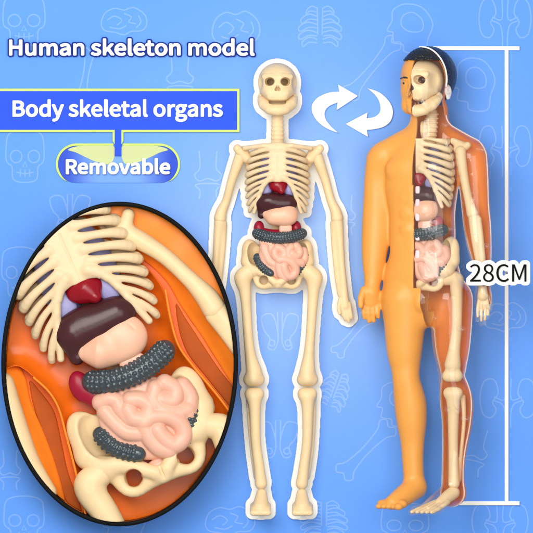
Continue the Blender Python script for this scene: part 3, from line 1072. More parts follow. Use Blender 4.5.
bm = bmesh.new()
OV_C, OV_R = (120.5, 363.3), (113.6, 157.4)
# slab
x0, y0, x1, y1 = BOARD
vs = [bm.verts.new(W(x, h, y)) for h in (0, -8) for x, y in ((x0, y0), (x1, y0), (x1, y1), (x0, y1))]
for q in ((3, 2, 1, 0), (4, 5, 6, 7), (0, 1, 5, 4), (1, 2, 6, 5), (2, 3, 7, 6), (3, 0, 4, 7)):
    bm.faces.new([vs[i] for i in q])
ICONS = [('skull', 24, 20, 23, 25, 0), ('brain', 124, 22, 24, 17, 0), ('brain', 236, 30, 25, 22, 0), ('ribs', 320, 28, 22, 23, 0), ('head', 410, 28, 24, 24, 0),
         ('kidney', 505, 22, 26, 26, 0), ('head', 474, 84, 22, 26, 0), ('kidney', 505, 150, 26, 27, 0), ('bone', 372, 68, 26, 38, 40), ('bone', 86, 74, 20, 26, 10),
         ('joint', 180, 78, 18, 22, 0), ('skull', 25, 156, 21, 26, 0), ('joint', 208, 175, 18, 24, 0), ('pelvis', 70, 212, 22, 20, 0), ('skull', 20, 272, 20, 25, 0),
         ('pelvis', 280, 332, 20, 22, 0), ('bone', 352, 335, 22, 26, 40), ('ribs', 334, 392, 15, 22, 20), ('pelvis', 278, 440, 22, 22, 0), ('bone', 366, 450, 30, 36, 44),
         ('kidney', 508, 402, 28, 26, 0), ('joint', 474, 452, 18, 24, 12), ('head', 398, 404, 22, 22, 0), ('skull', 24, 520, 22, 24, 0), ('head', 124, 524, 22, 20, 0),
         ('brain', 230, 522, 26, 18, 0), ('ribs', 324, 520, 24, 20, 0), ('kidney', 500, 524, 28, 22, 0), ('skull', 405, 525, 26, 22, 0), ('joint', 345, 215, 14, 20, 0),
         ('brain', 505, 318, 22, 18, 0), ('joint', 10, 470, 14, 20, 0)]
lev = 0
for kind, cx, cy, sx, sy, rot in ICONS:
    ca, sa = math.cos(math.radians(rot)), math.sin(math.radians(rot))
    for pts, closed in globals()['icon_' + kind]():
        pp = []
        for p in pts:
            u, v = p[0] * sx, p[1] * sy
            pp.append((cx + u * ca - v * sa, cy + u * sa + v * ca))
        lev += 1
        ribbon(bm, pp, 1.5, 0.05 + 0.012 * (lev % 12), closed)
me = bpy.data.meshes.new('backdrop')
bm.to_mesh(me)
bm.free()
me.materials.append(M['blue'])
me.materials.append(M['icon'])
board = bpy.data.objects.new('backdrop', me)
COL.objects.link(board)
board['kind'] = 'structure'

# ------------------------------------------------------------------ signs and lettering on the board
t = thing('title_lettering', 'white title lettering reading Human skeleton model, navy edged, on bare blue board', 'lettering', (130, 0, 48))
_, dense = lettering('lettering', 'Human skeleton model', 7.5, 255.0, 55.0, 14.6, 2.4, 4.4, M['letter'], t, bold=0.75)
outline_plate('lettering_edge', dense, 2.0, 0.3, 3.0, M['navy'], t, res=0.33)

t = thing('banner_sign', 'royal blue banner sign with lime border reading Body skeletal organs, stem hanging below', 'sign', (118, 0, 111))
prism('border', [(-60, 88.6), (239.6, 88.6), (239.6, 132.2), (123.6, 132.2), (123.6, 141), (121.6, 144.4), (114.6, 144.4), (112.6, 141), (112.6, 132.2), (-60, 132.2)], 0.3, 3.0, M['lime'], t)
prism('panel', [(-59, 91.2), (237.0, 91.2), (237.0, 129.8), (121.4, 129.8), (121.4, 156), (114.8, 156), (114.8, 129.8), (-59, 129.8)], 0.6, 3.8, M['royal'], t)
lettering('lettering', 'Body skeletal organs', 11.0, 223.0, 116.2, 15.0, 3.9, 5.6, M['letter'], t, bold=0.7)

t = thing('tag_sign', 'rounded glossy tag sign reading Removable under the blue banner stem', 'sign', (118, 0, 165))


def pill(x0, y0, x1, y1, n=14):
    r = (y1 - y0) / 2
    return circ(x1 - r, (y0 + y1) / 2, r, r, -90, 90, n) + circ(x0 + r, (y0 + y1) / 2, r, r, 90, 270, n)




def stroke(path, w):
    P = np.array(path, float)
    T = np.gradient(P, axis=0)
    T /= np.linalg.norm(T, axis=1)[:, None] + 1e-9
    N = np.stack([-T[:, 1], T[:, 0]], 1)
    w = np.asarray(w, float) * np.ones(len(P))
    return [tuple(q) for q in P + N * w[:, None] / 2] + [tuple(q) for q in (P - N * w[:, None] / 2)[::-1]]


for g in (-1, 1):
    pth = [(122.4, 144.6)] + [(x, 144.6) for x in np.linspace(128, 156, 5)] + circ(159.5, 164.2, 19.6, 19.6, -90, 62, 22)
    pth = [(118 + g * (x - 118), y) for x, y in pth]
    prism('border', stroke(pth, [2.4] * (len(pth) - 6) + [2.3, 2.1, 1.8, 1.4, 0.9, 0.4]), 0.3, 1.8, M['lime'], t, 0.4)
prism('panel', pill(57.8, 146.0, 178.0, 183.0), 0.3, 1.0, M['sky'], t, 0.3)
for g in (-1, 1):
    f = lambda pts: [(118 + g * (p[0] - 118), p[1]) for p in pts]
    prism('crescent', spline(f([(122.6, 145.6), (150, 145.6), (162, 147), (168, 150), (160, 152.6), (149, 158), (138, 162.4), (124.4, 163.4)]), 5), 0.4, 1.6, M['pale'], t, 0.3)
lettering('lettering', 'Removable', 64.5, 170.5, 173.6, 13.6, 3.3, 5.0, M['letter'], t, bold=0.75)

A1 = [(358, 96), (338, 84.6), (339.2, 91.6)] + spline([(339.2, 91.6), (329, 92.6), (318, 97.4), (312, 105), (312.6, 113.4), (318, 122), (327, 128.6), (339, 133.4)], 5, False)[1:] + \
     spline([(339, 133.4), (331, 126.4), (325.4, 118.4), (325.0, 111.4), (329.6, 106), (337.6, 102.6)], 5, False)[1:] + [(336.6, 110.2)]
A2 = [(345.6, 124), (367.6, 112.4), (366.6, 118.4)] + spline([(366.6, 118.4), (375, 116.6), (380, 111.4), (379.6, 103), (375.4, 95.4), (367, 88)], 5, False)[1:] + \
     spline([(367, 88), (380, 92.8), (389.6, 102), (393, 111.6), (390.8, 120.8), (384.6, 126.4), (376, 129), (367, 130)], 5, False)[1:] + [(368, 137)]
for pts, lab, at in ((A1, 'white curved arrow pointing right, nearer the bare skull', (336, 0, 108)), (A2, 'white curved arrow pointing back left, nearer the orange figure', (370, 0, 112))):
    t = thing('curved_arrow', lab, 'arrow', at, 'pair of curved turning arrows')
    prism('arrow_plate', pts, 0.3, 3.0, M['white'], t, 0.5)

t = thing('height_bracket', 'thin white height bracket with top and bottom bars right of the figure', 'bracket', (506.5, 0, 275))
prism('upright_rule', [(504.6, 50.2), (508.4, 50.2), (508.4, 501.2), (504.6, 501.2)], 0.3, 2.6, M['white'], t, 0.3)
for (xa, xb, ya) in ((419, 519.5, 48.2), (430, 519.5, 503.2)):
    prism('end_bar', [(xa, ya - 2), (xb, ya - 2), (xb, ya + 2), (xa, ya + 2)], 0.3, 2.6, M['white'], t, 0.3)

t = thing('size_sign', 'black lettering 28CM on white outlined plate beside the clear arm', 'sign', (496, 88, 272))
_, dense = lettering('lettering', '28CM', 466.6, 525.6, 281.4, 17.0, 94.2, 96.0, M['ink'], t, bold=0)
outline_plate('backing_plate', dense, 3.9, 91.0, 94.0, M['white'], t, res=0.4)
s = Sculpt((500, 0, 264), (513, 94, 282), 0.6)
s.cap((506.5, 2.6, 273), (506.5, 92, 273), 1.5)
s.obj('standoff_pin', M['white'], t)

# ------------------------------------------------------------------ bare skeleton on its white cut-out plate
t = thing('skeleton_model', 'cream toy skeleton with coloured organs on a white cut-out plate', 'skeleton model', (277, 0, 290))
K = []
RES = 0.45
make_skull(ID, RES, t, keep=K)
make_spine(ID, 0.5, t, keep=K)
make_ribcage(ID, 0.4, t, keep=K)
make_organs(ID, 0.4, t, keep=K)
make_pelvis(ID, RES, t, keep=K)
LB = make_limb_bone
# shoulders and arms (the left-hand arm lies flat to pass behind the oval frame)
for g in (-1, 1):
    o = (lambda x: x) if g < 0 else (lambda x: 2 * 278.6 - x)
    hw = 9 if g < 0 else 16
    LB('shoulder_blade', [(o(244), 18, 150, 4.2), (o(248), 15, 160, 4.6), (o(252), 12, 170, 3.0)], RES, t, keep=K,
       extra=[[(o(246), 19, 158, 5.2), (o(240), 22, 152, 4.4), (o(237.5), 23, 148.8, 4.2)], [(o(250), 20, 160.6, 3.6), (o(251), 24, 161.6, 2.4)]],
       subs=[((o(239.6), 28.4, 150.2), (1.1, 2.5, 1.1), .5)])
    LB('upper_arm_bone', [(o(240.6), 20, 154, 5.2), (o(237.5), 18, 164, 5.3), (o(232), 15, 180, 4.5), (o(226.5), hw, 200, 4.3), (o(221.8), hw, 211, 5.4), (o(220.2), hw, 218.0, 6.3)], RES, t, keep=K, k=3,
       subs=[((o(219.8), hw + 8.2, 218.2), (2.2, 2.4, 1.6), .6)])
    LB('forearm_bone', [(o(219.6), hw, 222.4, 5.6), (o(218.0), hw, 236, 4.5), (o(216), hw, 262, 3.6), (o(214.0), hw, 284, 3.7), (o(213), hw, 296, 4.2)], RES, t, keep=K, k=3,
       extra=[[(o(223.4), hw - 1, 224, 3.8), (o(223), hw - 1, 245, 2.9), (o(220.4), hw - 1, 275, 2.6), (o(217), hw - 1, 294, 3.0)]])
    ha = [[(o(213), hw, 298, 4.6), (o(212), hw, 306, 5.0)]]
    for j, (ux, ln) in enumerate(((-4.0, 20), (-1.3, 23), (1.4, 21.5), (3.9, 17))):
        ha.append([(o(212 + ux * .9), hw + 1, 304, 2.4), (o(211 + ux * 1.15), hw + 1.6, 304 + ln * .55, 2.1), (o(210.2 + ux * 1.2), hw + 0.4, 298 + ln, 1.7)])
    ha.append([(o(216.5), hw + 1, 299, 2.6), (o(218.4), hw + 3, 307, 2.2), (o(217.6), hw + 4, 313, 1.8)])
    LB('hand_bones', ha[0], RES, t, keep=K, extra=ha[1:], k=1.2)
for side, fe, ti, fi, fo in (
        (-1, [(247.5, 24, 271, 6.2), (242.8, 22, 278, 8.2), (245, 22, 290, 6.2), (246.3, 22, 305, 5.1), (248.2, 22, 335, 4.8), (250.5, 22, 355, 5.6), (254, 22, 371, 8.0)],
         [(254.4, 22, 397, 7.6), (255, 22, 410, 5.8), (256, 21, 440, 4.9), (259.4, 20, 468, 5.2), (261, 20, 483, 6.2)],
         [(249, 17, 396, 3.0), (249.6, 16, 420, 2.3), (252.4, 16, 450, 2.4), (256.5, 16, 476, 3.0)],
         [(261.6, 20, 493.4, 5.4), (261, 25, 502, 7.4), (260.6, 28, 507, 8.4)]),
        (1, [(309.5, 24, 271, 6.2), (314, 22, 278, 8.2), (313.4, 22, 290, 6.0), (312.4, 22, 305, 5.1), (310.4, 22, 335, 4.8), (308.8, 22, 355, 5.6), (307.4, 22, 371, 8.0)],
         [(307.2, 22, 397, 7.6), (307.6, 22, 410, 5.8), (307, 21, 440, 4.9), (303.6, 20, 468, 5.2), (301.8, 20, 483, 6.2)],
         [(313.4, 17, 396, 3.0), (313.4, 16, 420, 2.3), (311.4, 16, 450, 2.4), (307, 16, 476, 3.0)],
         [(301.8, 20, 493.4, 5.4), (302, 25, 502, 7.4), (302.4, 28, 507, 8.4)])):
    e = fe[-1]
    hipx = 251.5 if side < 0 else 305
    LB('thigh_bone', fe, RES, t, keep=K, k=4,
       extra=[[(hipx, 24, 271.5, 5.6), (fe[1][0], 22, 277, 6.4)], [(e[0] - 3.8, 21, 379.2, 6.9), (e[0] + 3.8, 21, 379.2, 6.9)], [(e[0], 26, 377.6, 5.4), (e[0], 26, 378.4, 5.4)]],
       subs=[((e[0], 33.2, 372.5), (2.4, 2.6, 1.0), .8)])
    q = ti[0]
    LB('shin_bones', ti, RES, t, keep=K, k=3, extra=[[(q[0] - 3.6, 21, 393.6, 6.2), (q[0] + 3.6, 21, 393.6, 6.2)], fi])
    b = fo[-1]
    LB('foot_bones', fo, RES, t, keep=K, k=2.5, extra=[[(b[0] + d, 22, 505, 3.4), (b[0] + 1.1 * d, 35, 511.8, 2.9)] for d in (-7, -3.6, 0, 3.6, 7)] + [[(fo[0][0], 18, 500, 6), (fo[0][0], 10, 509, 5)]])
P2 = np.concatenate(K)[:, [0, 2]]
outline_plate('backing_plate', P2, 4.7, 0.3, 3.2, M['white'], t, res=0.5)


# ------------------------------------------------------------------ oval frame: a shallow dish held off the board, with the opened torso inside
OC, OR = (120.6, 363.3), (113.4, 157.0)


def oval_clip(grow=0.0):
    a, b = OR[0] + grow, OR[1] + grow

    def f(X, H, Y):
        q = np.sqrt(((X - OC[0]) / a) ** 2 + ((Y - OC[1]) / b) ** 2)
        g = np.sqrt(((X - OC[0]) / a ** 2) ** 2 + ((Y - OC[1]) / b ** 2) ** 2) / np.maximum(q, 1e-6)
        return (q - 1) / np.maximum(g, 1e-6) + 0 * H
    return f


def poly_sdf(X, Y, pts):
    P = np.array(pts, float)
    d = np.full(np.broadcast(X, Y).shape, 1e9)
    ins = np.zeros(d.shape, bool)
    n = len(P)
    for i in range(n):
        a, b = P[i], P[(i + 1) % n]
        e = b - a
        wx, wy = X - a[0], Y - a[1]
        t = np.clip((wx * e[0] + wy * e[1]) / (e @ e + 1e-9), 0, 1)
        d = np.minimum(d, (wx - e[0] * t) ** 2 + (wy - e[1] * t) ** 2)
        c = (a[1] > Y) != (b[1] > Y)
        if e[1] != 0:
            ins ^= c & (X < a[0] + (Y - a[1]) * e[0] / e[1])
    d = np.sqrt(d)
    return np.where(ins, -d, d)


def relief(name, pts, h0, H, mat, parent, res=0.8, clip=None, r=2.0, lip=None):
    """piece with the given outline; H(X, Y, d) is its upper surface"""
    P = np.array(pts)
    lo, hi = P.min(0) - 3, P.max(0) + 3
    lo = np.maximum(lo, [OC[0] - OR[0] - 2, OC[1] - OR[1] - 2])
    hi = np.minimum(hi, [OC[0] + OR[0] + 2, OC[1] + OR[1] + 2])
    s = Sculpt((lo[0], h0 - 2, lo[1]), (hi[0], 58, hi[1]), res)
    X, Y = s.ax[0][:, None], s.ax[2][None, :]
    d = poly_sdf(X, Y, pts)
    top = H(X, Y, d)
    h = s.ax[1][None, :, None]
    d3 = d[:, None, :]
    a = np.maximum(h - top[:, None, :], h0 - h)
    k = r
    t = np.maximum(k - np.abs(a - d3), 0) / k
    s.f = (np.maximum(a, d3) + t * t * k * 0.25).astype(np.float32)
    if clip:
        s.clip(clip)
    return s.obj(name, mat, parent)


t = thing('oval_frame', 'black rimmed oval dish holding the enlarged torso, lower left of the board', 'frame', (OC[0], 0, OC[1]))
n = 160


def oval_ring(name, prof, mat):
    V, F = [], []
    m = len(prof)
    for i in range(n):
        a = 2 * math.pi * i / n
        for (g, h) in prof:
            V.append(W(OC[0] + (OR[0] + g) * math.cos(a), h, OC[1] + (OR[1] + g) * math.sin(a)))
    for i in range(n):
        for j in range(m):
            F.append((i * m + j, i * m + (j + 1) % m, ((i + 1) % n) * m + (j + 1) % m, ((i + 1) % n) * m + j))
    o = link_mesh(name, V, F, mat, t)
    bm = bmesh.new()
    bm.from_mesh(o.data)
    bmesh.ops.recalc_face_normals(bm, faces=bm.faces)
    bm.to_mesh(o.data)
    bm.free()
    return o


oval_ring('rim', [(-0.2, 55.2), (0.4, 56.2), (3.4, 56.2), (4.2, 55.4), (4.2, 17), (0.9, 17), (0.9, 52.5), (-0.2, 53)], M['black'])
fl = [(OC[0] + (OR[0] + 1.2) * math.cos(a), OC[1] + (OR[1] + 1.2) * math.sin(a)) for a in np.linspace(0, 2 * math.pi, 121)[:-1]]
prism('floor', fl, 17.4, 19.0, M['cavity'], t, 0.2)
s = Sculpt((100, 0, 330), (140, 18, 370), 1.0)
s.cap((120, 3, 350), (120, 15, 350), 9)
s.obj('standoff_post', M['black'], t)

TI = Sim((277.5, 4, 181), (80.5, 22, 280), 2.04, 1.22, roll=23.3)
oc = oval_clip()
t = thing('torso_model', 'enlarged open orange torso with bones and organs inside the oval frame', 'torso model', (OC[0], 19, OC[1]))


def sm(a, b, x):
    q = np.clip((x - a) / (b - a), 0, 1)
    return q * q * (3 - 2 * q)


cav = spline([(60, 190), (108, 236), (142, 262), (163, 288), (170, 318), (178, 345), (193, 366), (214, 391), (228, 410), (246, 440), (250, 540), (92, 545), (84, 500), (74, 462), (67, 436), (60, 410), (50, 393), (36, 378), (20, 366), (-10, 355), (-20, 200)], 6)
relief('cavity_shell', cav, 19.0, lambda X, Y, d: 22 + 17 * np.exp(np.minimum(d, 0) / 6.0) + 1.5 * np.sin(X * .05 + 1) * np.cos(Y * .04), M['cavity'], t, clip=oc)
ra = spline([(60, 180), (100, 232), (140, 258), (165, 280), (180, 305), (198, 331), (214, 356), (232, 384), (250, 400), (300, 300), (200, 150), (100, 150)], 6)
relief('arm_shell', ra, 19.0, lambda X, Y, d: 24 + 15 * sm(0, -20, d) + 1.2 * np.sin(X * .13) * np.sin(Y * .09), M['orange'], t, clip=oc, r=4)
la = spline([(-30, 345), (14, 362), (26, 376), (32, 402), (44, 430), (56, 462), (66, 500), (70, 540), (-40, 540)], 6)
relief('arm_shell', la, 19.0, lambda X, Y, d: 24 + 13 * sm(0, -16, d), M['orange'], t, clip=oc, r=4)
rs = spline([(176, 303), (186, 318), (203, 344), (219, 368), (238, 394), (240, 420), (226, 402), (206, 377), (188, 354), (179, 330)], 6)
relief('arm_gap_shade', rs, 18.6, lambda X, Y, d: 21 + 0 * X, M['brown'], t, clip=oc)  # brown sheet painted as the shade between arm and torso
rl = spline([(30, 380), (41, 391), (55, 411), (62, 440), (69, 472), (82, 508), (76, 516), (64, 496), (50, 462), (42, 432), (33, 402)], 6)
relief('arm_gap_shade', rl, 18.6, lambda X, Y, d: 21 + 0 * X, M['brown'], t, clip=oc)  # same painted shade in the left-hand recess
s = Sculpt((0, 20, 330), (250, 52, 540), 0.7)
s.tube(spline([(35, 41, 377), (50, 42, 391), (60, 42, 408), (67, 42, 434), (74, 42, 460), (83, 42, 498), (90, 42, 530)], 5, False), 1.3)
s.clip(oc)
s.obj('shell_lip', M['orange'], t)
s = Sculpt((150, 20, 270), (250, 52, 440), 0.7)
s.tube(spline([(166, 41, 290), (171, 42, 318), (179, 42, 345), (194, 42, 366), (214, 42, 390), (230, 42, 411), (240, 42, 428)], 5, False), 1.3)
s.clip(oc)
s.obj('shell_lip', M['orange'], t)
make_spine(TI, 0.9, t, clip=oc, y0=150, y1=262)
make_ribcage(TI, 0.62, t, clip=oc)
make_organs(TI, 0.62, t, clip=oc, both=False, lift=(-4.6, -3.0), narrow=0.86, dx=3.5)
make_pelvis(TI, 0.75, t, clip=oc, backed=False)
LB('upper_arm_bone', [(122, 40, 231, 9.5), (140, 42, 240, 9.5), (165, 43, 256, 8.2), (190, 44, 279, 8.4), (206, 44, 296, 11), (214, 44, 308, 12)], 0.75, t, clip=oc, k=6,
   extra=[[(114, 38, 228, 6.0), (108, 38, 222, 4.5)], [(126, 44, 226, 7), (129, 45, 215, 6.2)]])
LB('forearm_bone', [(218, 43, 312, 11.5), (232, 43, 330, 11.5), (250, 43, 360, 11)], 0.75, t, clip=oc, k=4, extra=[[(212, 46, 316, 6), (236, 46, 346, 6)]])
LB('forearm_bone', [(2, 40, 385, 14), (14, 42, 425, 14.5), (28, 42, 462, 13.5), (46, 42, 492, 12)], 0.75, t, clip=oc, k=4)
LB('thigh_bone', [(249, 24, 271, 5.6), (241.8, 24, 276, 7.2), (244, 24, 290, 6.8), (246, 24, 310, 6)], 0.75, t, T=TI, clip=oc, k=4, extra=[[(251.5, 24, 271.5, 5.4), (243, 25, 274, 6)]])
LB('thigh_bone', [(307, 24, 271, 5.6), (313, 24, 276, 7.2), (312, 24, 290, 6.8), (311, 24, 310, 6)], 0.75, t, T=TI, clip=oc, k=4)


# ------------------------------------------------------------------ the standing figure: right half solid, left half clear over its bones
YB, YH = 25.0, 33.0
TB = Sim((0, 0, 0), (420, 50, 0), yaw=YB)
TH = Sim((0, 0, 0), (425.5, 50, 0), yaw=YH)


def uv(X, H, head=False):
    x0, yw = (425.5, YH) if head else (420.0, YB)
    c, n = math.cos(math.radians(yw)), math.sin(math.radians(yw))
    return (X - x0) * c + (H - 50) * n, -(X - x0) * n + (H - 50) * c


Lr = [(404, 43, 300, 23), (404, 43, 318, 21.2), (403.6, 43.5, 350, 17.6), (404.6, 44, 366, 14.6), (405.6, 44.5, 380, 13.8), (409.4, 41, 402, 16), (410.8, 40, 420, 15), (411.6, 39, 440, 12), (412, 39, 458, 10.8), (413, 39, 476, 10.4), (414, 38, 486, 11)]
Ll = [(448.5, 62, 300, 23), (449.8, 62, 318, 21), (449.6, 62.5, 345, 18.6), (449.8, 63, 364, 14.8), (450, 63.5, 378, 13.2), (454.6, 60, 398, 16.6), (455.6, 59, 420, 15.2), (453.4, 58, 446, 12.4), (452, 58, 464, 11.4), (451.8, 58, 480, 11.4), (453, 57, 492, 11.2)]
FOOT_R = [(414, 39, 486, 11), (407, 47, 491.5, 11), (398, 56, 497.5, 9.6), (391.5, 62, 500.5, 7.4)]
FOOT_L = [(452, 57, 491, 11.6), (444, 66, 496, 11.2), (434, 76, 502, 9.6), (426.5, 83, 505.8, 7.4)]


def head_prims(s):
    s.T = TH
    s.ell((0, -3, 77), (25.2, 31.5, 28.2))
    s.ell((0, 7, 91), (22, 22.5, 25), 5)
    s.cap((-9, 17, 107), (9, 17, 107), 8.5, 8.5, 5)
    s.ell((0, 25, 111), (6, 5, 5), 4)
    s.cap((0, 29.6, 86), (0, 33.4, 96.5), 1.5, 2.9, 3)
    s.cap((-7, 27.6, 80), (7, 27.6, 80), 3, 3, 3)
    for g in (-1, 1):
        s.ell((g * 9, 31.5, 85), (5, 3, 2.8), 2, sub=True)
        s.ell((g * 9, 26.0, 85), (4, 2.6, 2.0), 1.2)
    s.cap((-7, 30.6, 103.4), (7, 30.6, 103.4), 0.8, 0.8, 1.4, sub=True)
    s.cap((-5, 28.3, 101.6), (5, 28.3, 101.6), 1.6, 1.6, 1.6)
    s.cap((-4.5, 27.8, 105.6), (4.5, 27.8, 105.6), 1.8, 1.8, 1.6)
    s.T = ID


def body_field(res):
    s = Sculpt((352, 8, 44), (496, 108, 520), res)
    head_prims(s)
    s.cap((428, 46, 146), (428.5, 47, 112), 20, 18.5, 5)
    s.cap((424, 45, 130), (385, 36, 153), 10, 12, 8)
    s.cap((432, 48, 128), (469, 66, 151), 11, 12, 8)
    s.T = TB
    s.ell((0, 0, 176), (37, 22, 38), 8, p=2.3)
    s.ell((1.5, 0, 234), (33.5, 18.5, 60), 10, p=2.6)
    s.ell((1, -1, 286), (41, 20.5, 42), 9)
    for g in (-1, 1):
        s.ell((g * 16, 14.5, 170), (15, 7, 11), 5)
        for y in (198, 214, 230):
            s.ell((g * 8.5, 15.5, y), (7, 4.2, 7), 2.5)
    s.cap((0, 21, 186), (0, 19.5, 250), 1.0, 1.0, 2.5, sub=True)
    s.ell((6, 13, 302), (7, 8, 9), 4)
    s.T = ID
    # right (solid) arm
    A = [(380, 33, 160, 14.2), (376.4, 31, 180, 12.4), (376.2, 30, 205, 13.4), (375.9, 30, 226, 14.2), (374.4, 32, 246, 13.2), (372.8, 35, 264, 10.6), (371.8, 38, 282, 7.8), (370.6, 40, 292, 8.4)]
    s.tube(*chain_pts(A, 10), 6)
    s.ell((369.6, 40, 299), (10, 6.2, 10.5), 4)
    for fx, ty, w in ((363.2, 320.5, 2.7), (367.8, 324, 2.8), (372.4, 323.4, 2.7), (376.8, 319.5, 2.5)):
        s.tube([(fx, 41, 305), (fx + .2, 43, 313), (fx + .8, 41.6, ty - w)], [w + .1, w - .2, w - .6], 0.25)
    s.tube([(364, 43, 290), (360.4, 46, 298), (360.2, 48, 306)], [4.2, 3.4, 2.6], 1.5)
    # left (clear) arm
    A = [(470, 68, 159, 16), (472.4, 69, 180, 14.6), (473.6, 69, 205, 14.2), (475.2, 71, 226, 14.0), (477, 74, 246, 12.2), (479, 76, 264, 9.6), (480.4, 78, 282, 7.6), (481, 79, 292, 8)]
    s.tube(*chain_pts(A, 10), 6)
    s.ell((481, 79, 301), (8.8, 6, 11.5), 4)
    for fx, ty, w in ((475.2, 323, 2.5), (479.2, 327, 2.7), (483.3, 326.4, 2.6), (486.8, 320, 2.4)):
        s.tube([(fx, 80, 307), (fx, 82, 315), (fx - .6, 80.6, ty - w)], [w + .3, w + .1, w - .4], 0.5)
    s.tube([(486, 82, 294), (488.4, 84, 302), (487.6, 86, 309)], [3.6, 3.0, 2.4], 1.5)
    # legs
    for L in (Lr, Ll):
        s.tube(*chain_pts(L, 10), 5)
    for pts, toes, big in ((FOOT_R, (387.5, 66, 503.4), 4), (FOOT_L, (421.5, 87, 508.6), 0)):
        s.tube(*chain_pts(pts, 10), 5)
        for j in range(5):
            q = (j - 2) * 4.0
            tx, th = toes[0] + q * 1.3 + 0.35 * abs(j - big) * (1 if big == 0 else 1), toes[1] + q * 0.75
            w = 3.6 if j == big else 2.7
            s.ell((tx + 3, th - 4, toes[2] - 1.2), (5.5, 6, 4.4), 3)
            s.ell((tx - 0.6, th + 1.2, toes[2] + 1.2), (w * 1.25, w * 1.25, w), 0.8)
    return s


fig = thing('anatomy_figure', 'orange toy man whose clear half shows bones and organs, standing at the board', 'anatomical model', (425, 0, 508))
BF = body_field(0.8)
V, F = BF.verts_faces(5)


def surf_h(x, y):
    i = int(round((x - BF.lo[0]) / BF.res))
    k = int(round((y - BF.lo[2]) / BF.res))
    col = np.nonzero(BF.f[i, :, k] < 0)[0]
    return float(BF.ax[1][col.max()]) if len(col) else None


bm = bmesh.new()
bv = [bm.verts.new(v) for v in V]
for f in F:
    try:
        bm.faces.new([bv[i] for i in f])
    except ValueError:
        pass
cB, nB = math.cos(math.radians(YB)), math.sin(math.radians(YB))
cH, nH = math.cos(math.radians(YH)), math.sin(math.radians(YH))
VB, VH, UL, UM = -5.0, 5.0, 8.0, 8.0
VK = 0.2
YN, YC, YL = 116.5, 288.0, 312.0


def cut(co, no, y0, y1):
    g = [e for e in bm.faces if any(y0 - 2 < v.co.z < y1 + 2 for v in e.verts)]
    ed = set(e for f in g for e in f.edges)
    vv = set(v for f in g for v in f.verts)
    bmesh.ops.bisect_plane(bm, geom=g + list(ed) + list(vv), dist=1e-4, plane_co=co, plane_no=no)


cut((420, 50, YN), (0, 0, 1), YN - 4, YN + 4)
cut((420, 50, YC), (0, 0, 1), YC - 4, YC + 4)
cut((425.5, 50, 80), (cH, nH, 0), 0, YN)
cut((425.5 - VH * nH, 50 + VH * cH, 70), (-nH, cH, VK), 0, YN)
cut((420, 50, 200), (cB, nB, 0), YN, YC)
cut((420, 50, YL), (0, 0, 1), YL - 4, YL + 4)
cut((420 + UL * cB, 50 + UL * nB, 200), (cB, nB, 0), YC, YL)
cut((420, 50, 200), (cB, nB, 0), YC, YL)
cut((420 + UM * cB, 50 + UM * nB, 200), (cB, nB, 0), YL, 330)
cut((420 - VB * nB, 50 + VB * cB, 200), (-nB, cB, 0), YN, 600)


def leg_gap(c, ch):
    best = 1e9
    for a, b in zip(ch[:-1], ch[1:]):
        A, Bv = Vector(a[:3]), Vector(b[:3])
        d = Bv - A
        q = min(1, max(0, (c - A).dot(d) / (d.length_squared + 1e-9)))
        best = min(best, (c - A - d * q).length - (a[3] + (b[3] - a[3]) * q))
    return best


groups = {'skin': [], 'shell': [], 'clear': []}
bm.faces.ensure_lookup_table()
for f in bm.faces:
    c = f.calc_center_median()
    hd = c.z < YN
    u, v = uv(c.x, c.y, hd)
    u0 = 0.0
    if c.z > YC:
        u0 = UL if v > VB else 0.0
    if c.z > YL:
        u0 = UM
    if c.z > 328:
        right = leg_gap(c, Lr + FOOT_R) < leg_gap(c, Ll + FOOT_L) or c.x < 395
        u0 = 1e6 if right and c.x < 462 else -1e6
    if u < u0:
        groups['skin'].append(f)
    elif v > (VH - VK * (c.z - 70) if hd else VB):
        groups['clear'].append(f)
    else:
        groups['shell'].append(f)


def skin_part(name, faces, mat, thick):
    ids, vs, fs = {}, [], []
    for f in faces:
        q = []
        for v in f.verts:
            if v.index not in ids:
                ids[v.index] = len(vs)
                vs.append(v.co[:])
            q.append(ids[v.index])
        fs.append(q)
    o = link_mesh(name, world_of(np.array(vs)), fs, mat, fig)
    md = o.modifiers.new('wall', 'SOLIDIFY')
    md.thickness = thick * S
    md.offset = -1
    bpy.context.view_layer.update()
    me = bpy.data.meshes.new_from_object(o.evaluated_get(bpy.context.evaluated_depsgraph_get()))
    o.modifiers.clear()
    o.data = me
    me.name = name
    return o


# pale thick edge of the clear moulding, all along where it meets the back shell
s = Sculpt((352, 8, 44), (496, 108, 520), 0.7)
in_clear = set(groups['clear'])
for e in bm.edges:
    lf = e.link_faces
    if len(lf) == 2 and (lf[0] in in_clear) != (lf[1] in in_clear):
        a, b = e.verts[0].co, e.verts[1].co
        hd = a.z < YN
        if hd:
            continue
        va, vb = uv(a.x, a.y, hd)[1], uv(b.x, b.y, hd)[1]
        if abs(va - VB) < 0.2 and abs(vb - VB) < 0.2:
            s.cap(tuple(a), tuple(b), 0.85)
s.obj('clear_edge', M['rim'], fig)
bm.verts.index_update()
solid = skin_part('solid_half', groups['skin'], M['skin'], 2.2)
skin_part('back_shell', groups['shell'], M['shell'], 1.5)
skin_part('clear_shell', groups['clear'], M['clear'], 1.1)
bm.free()

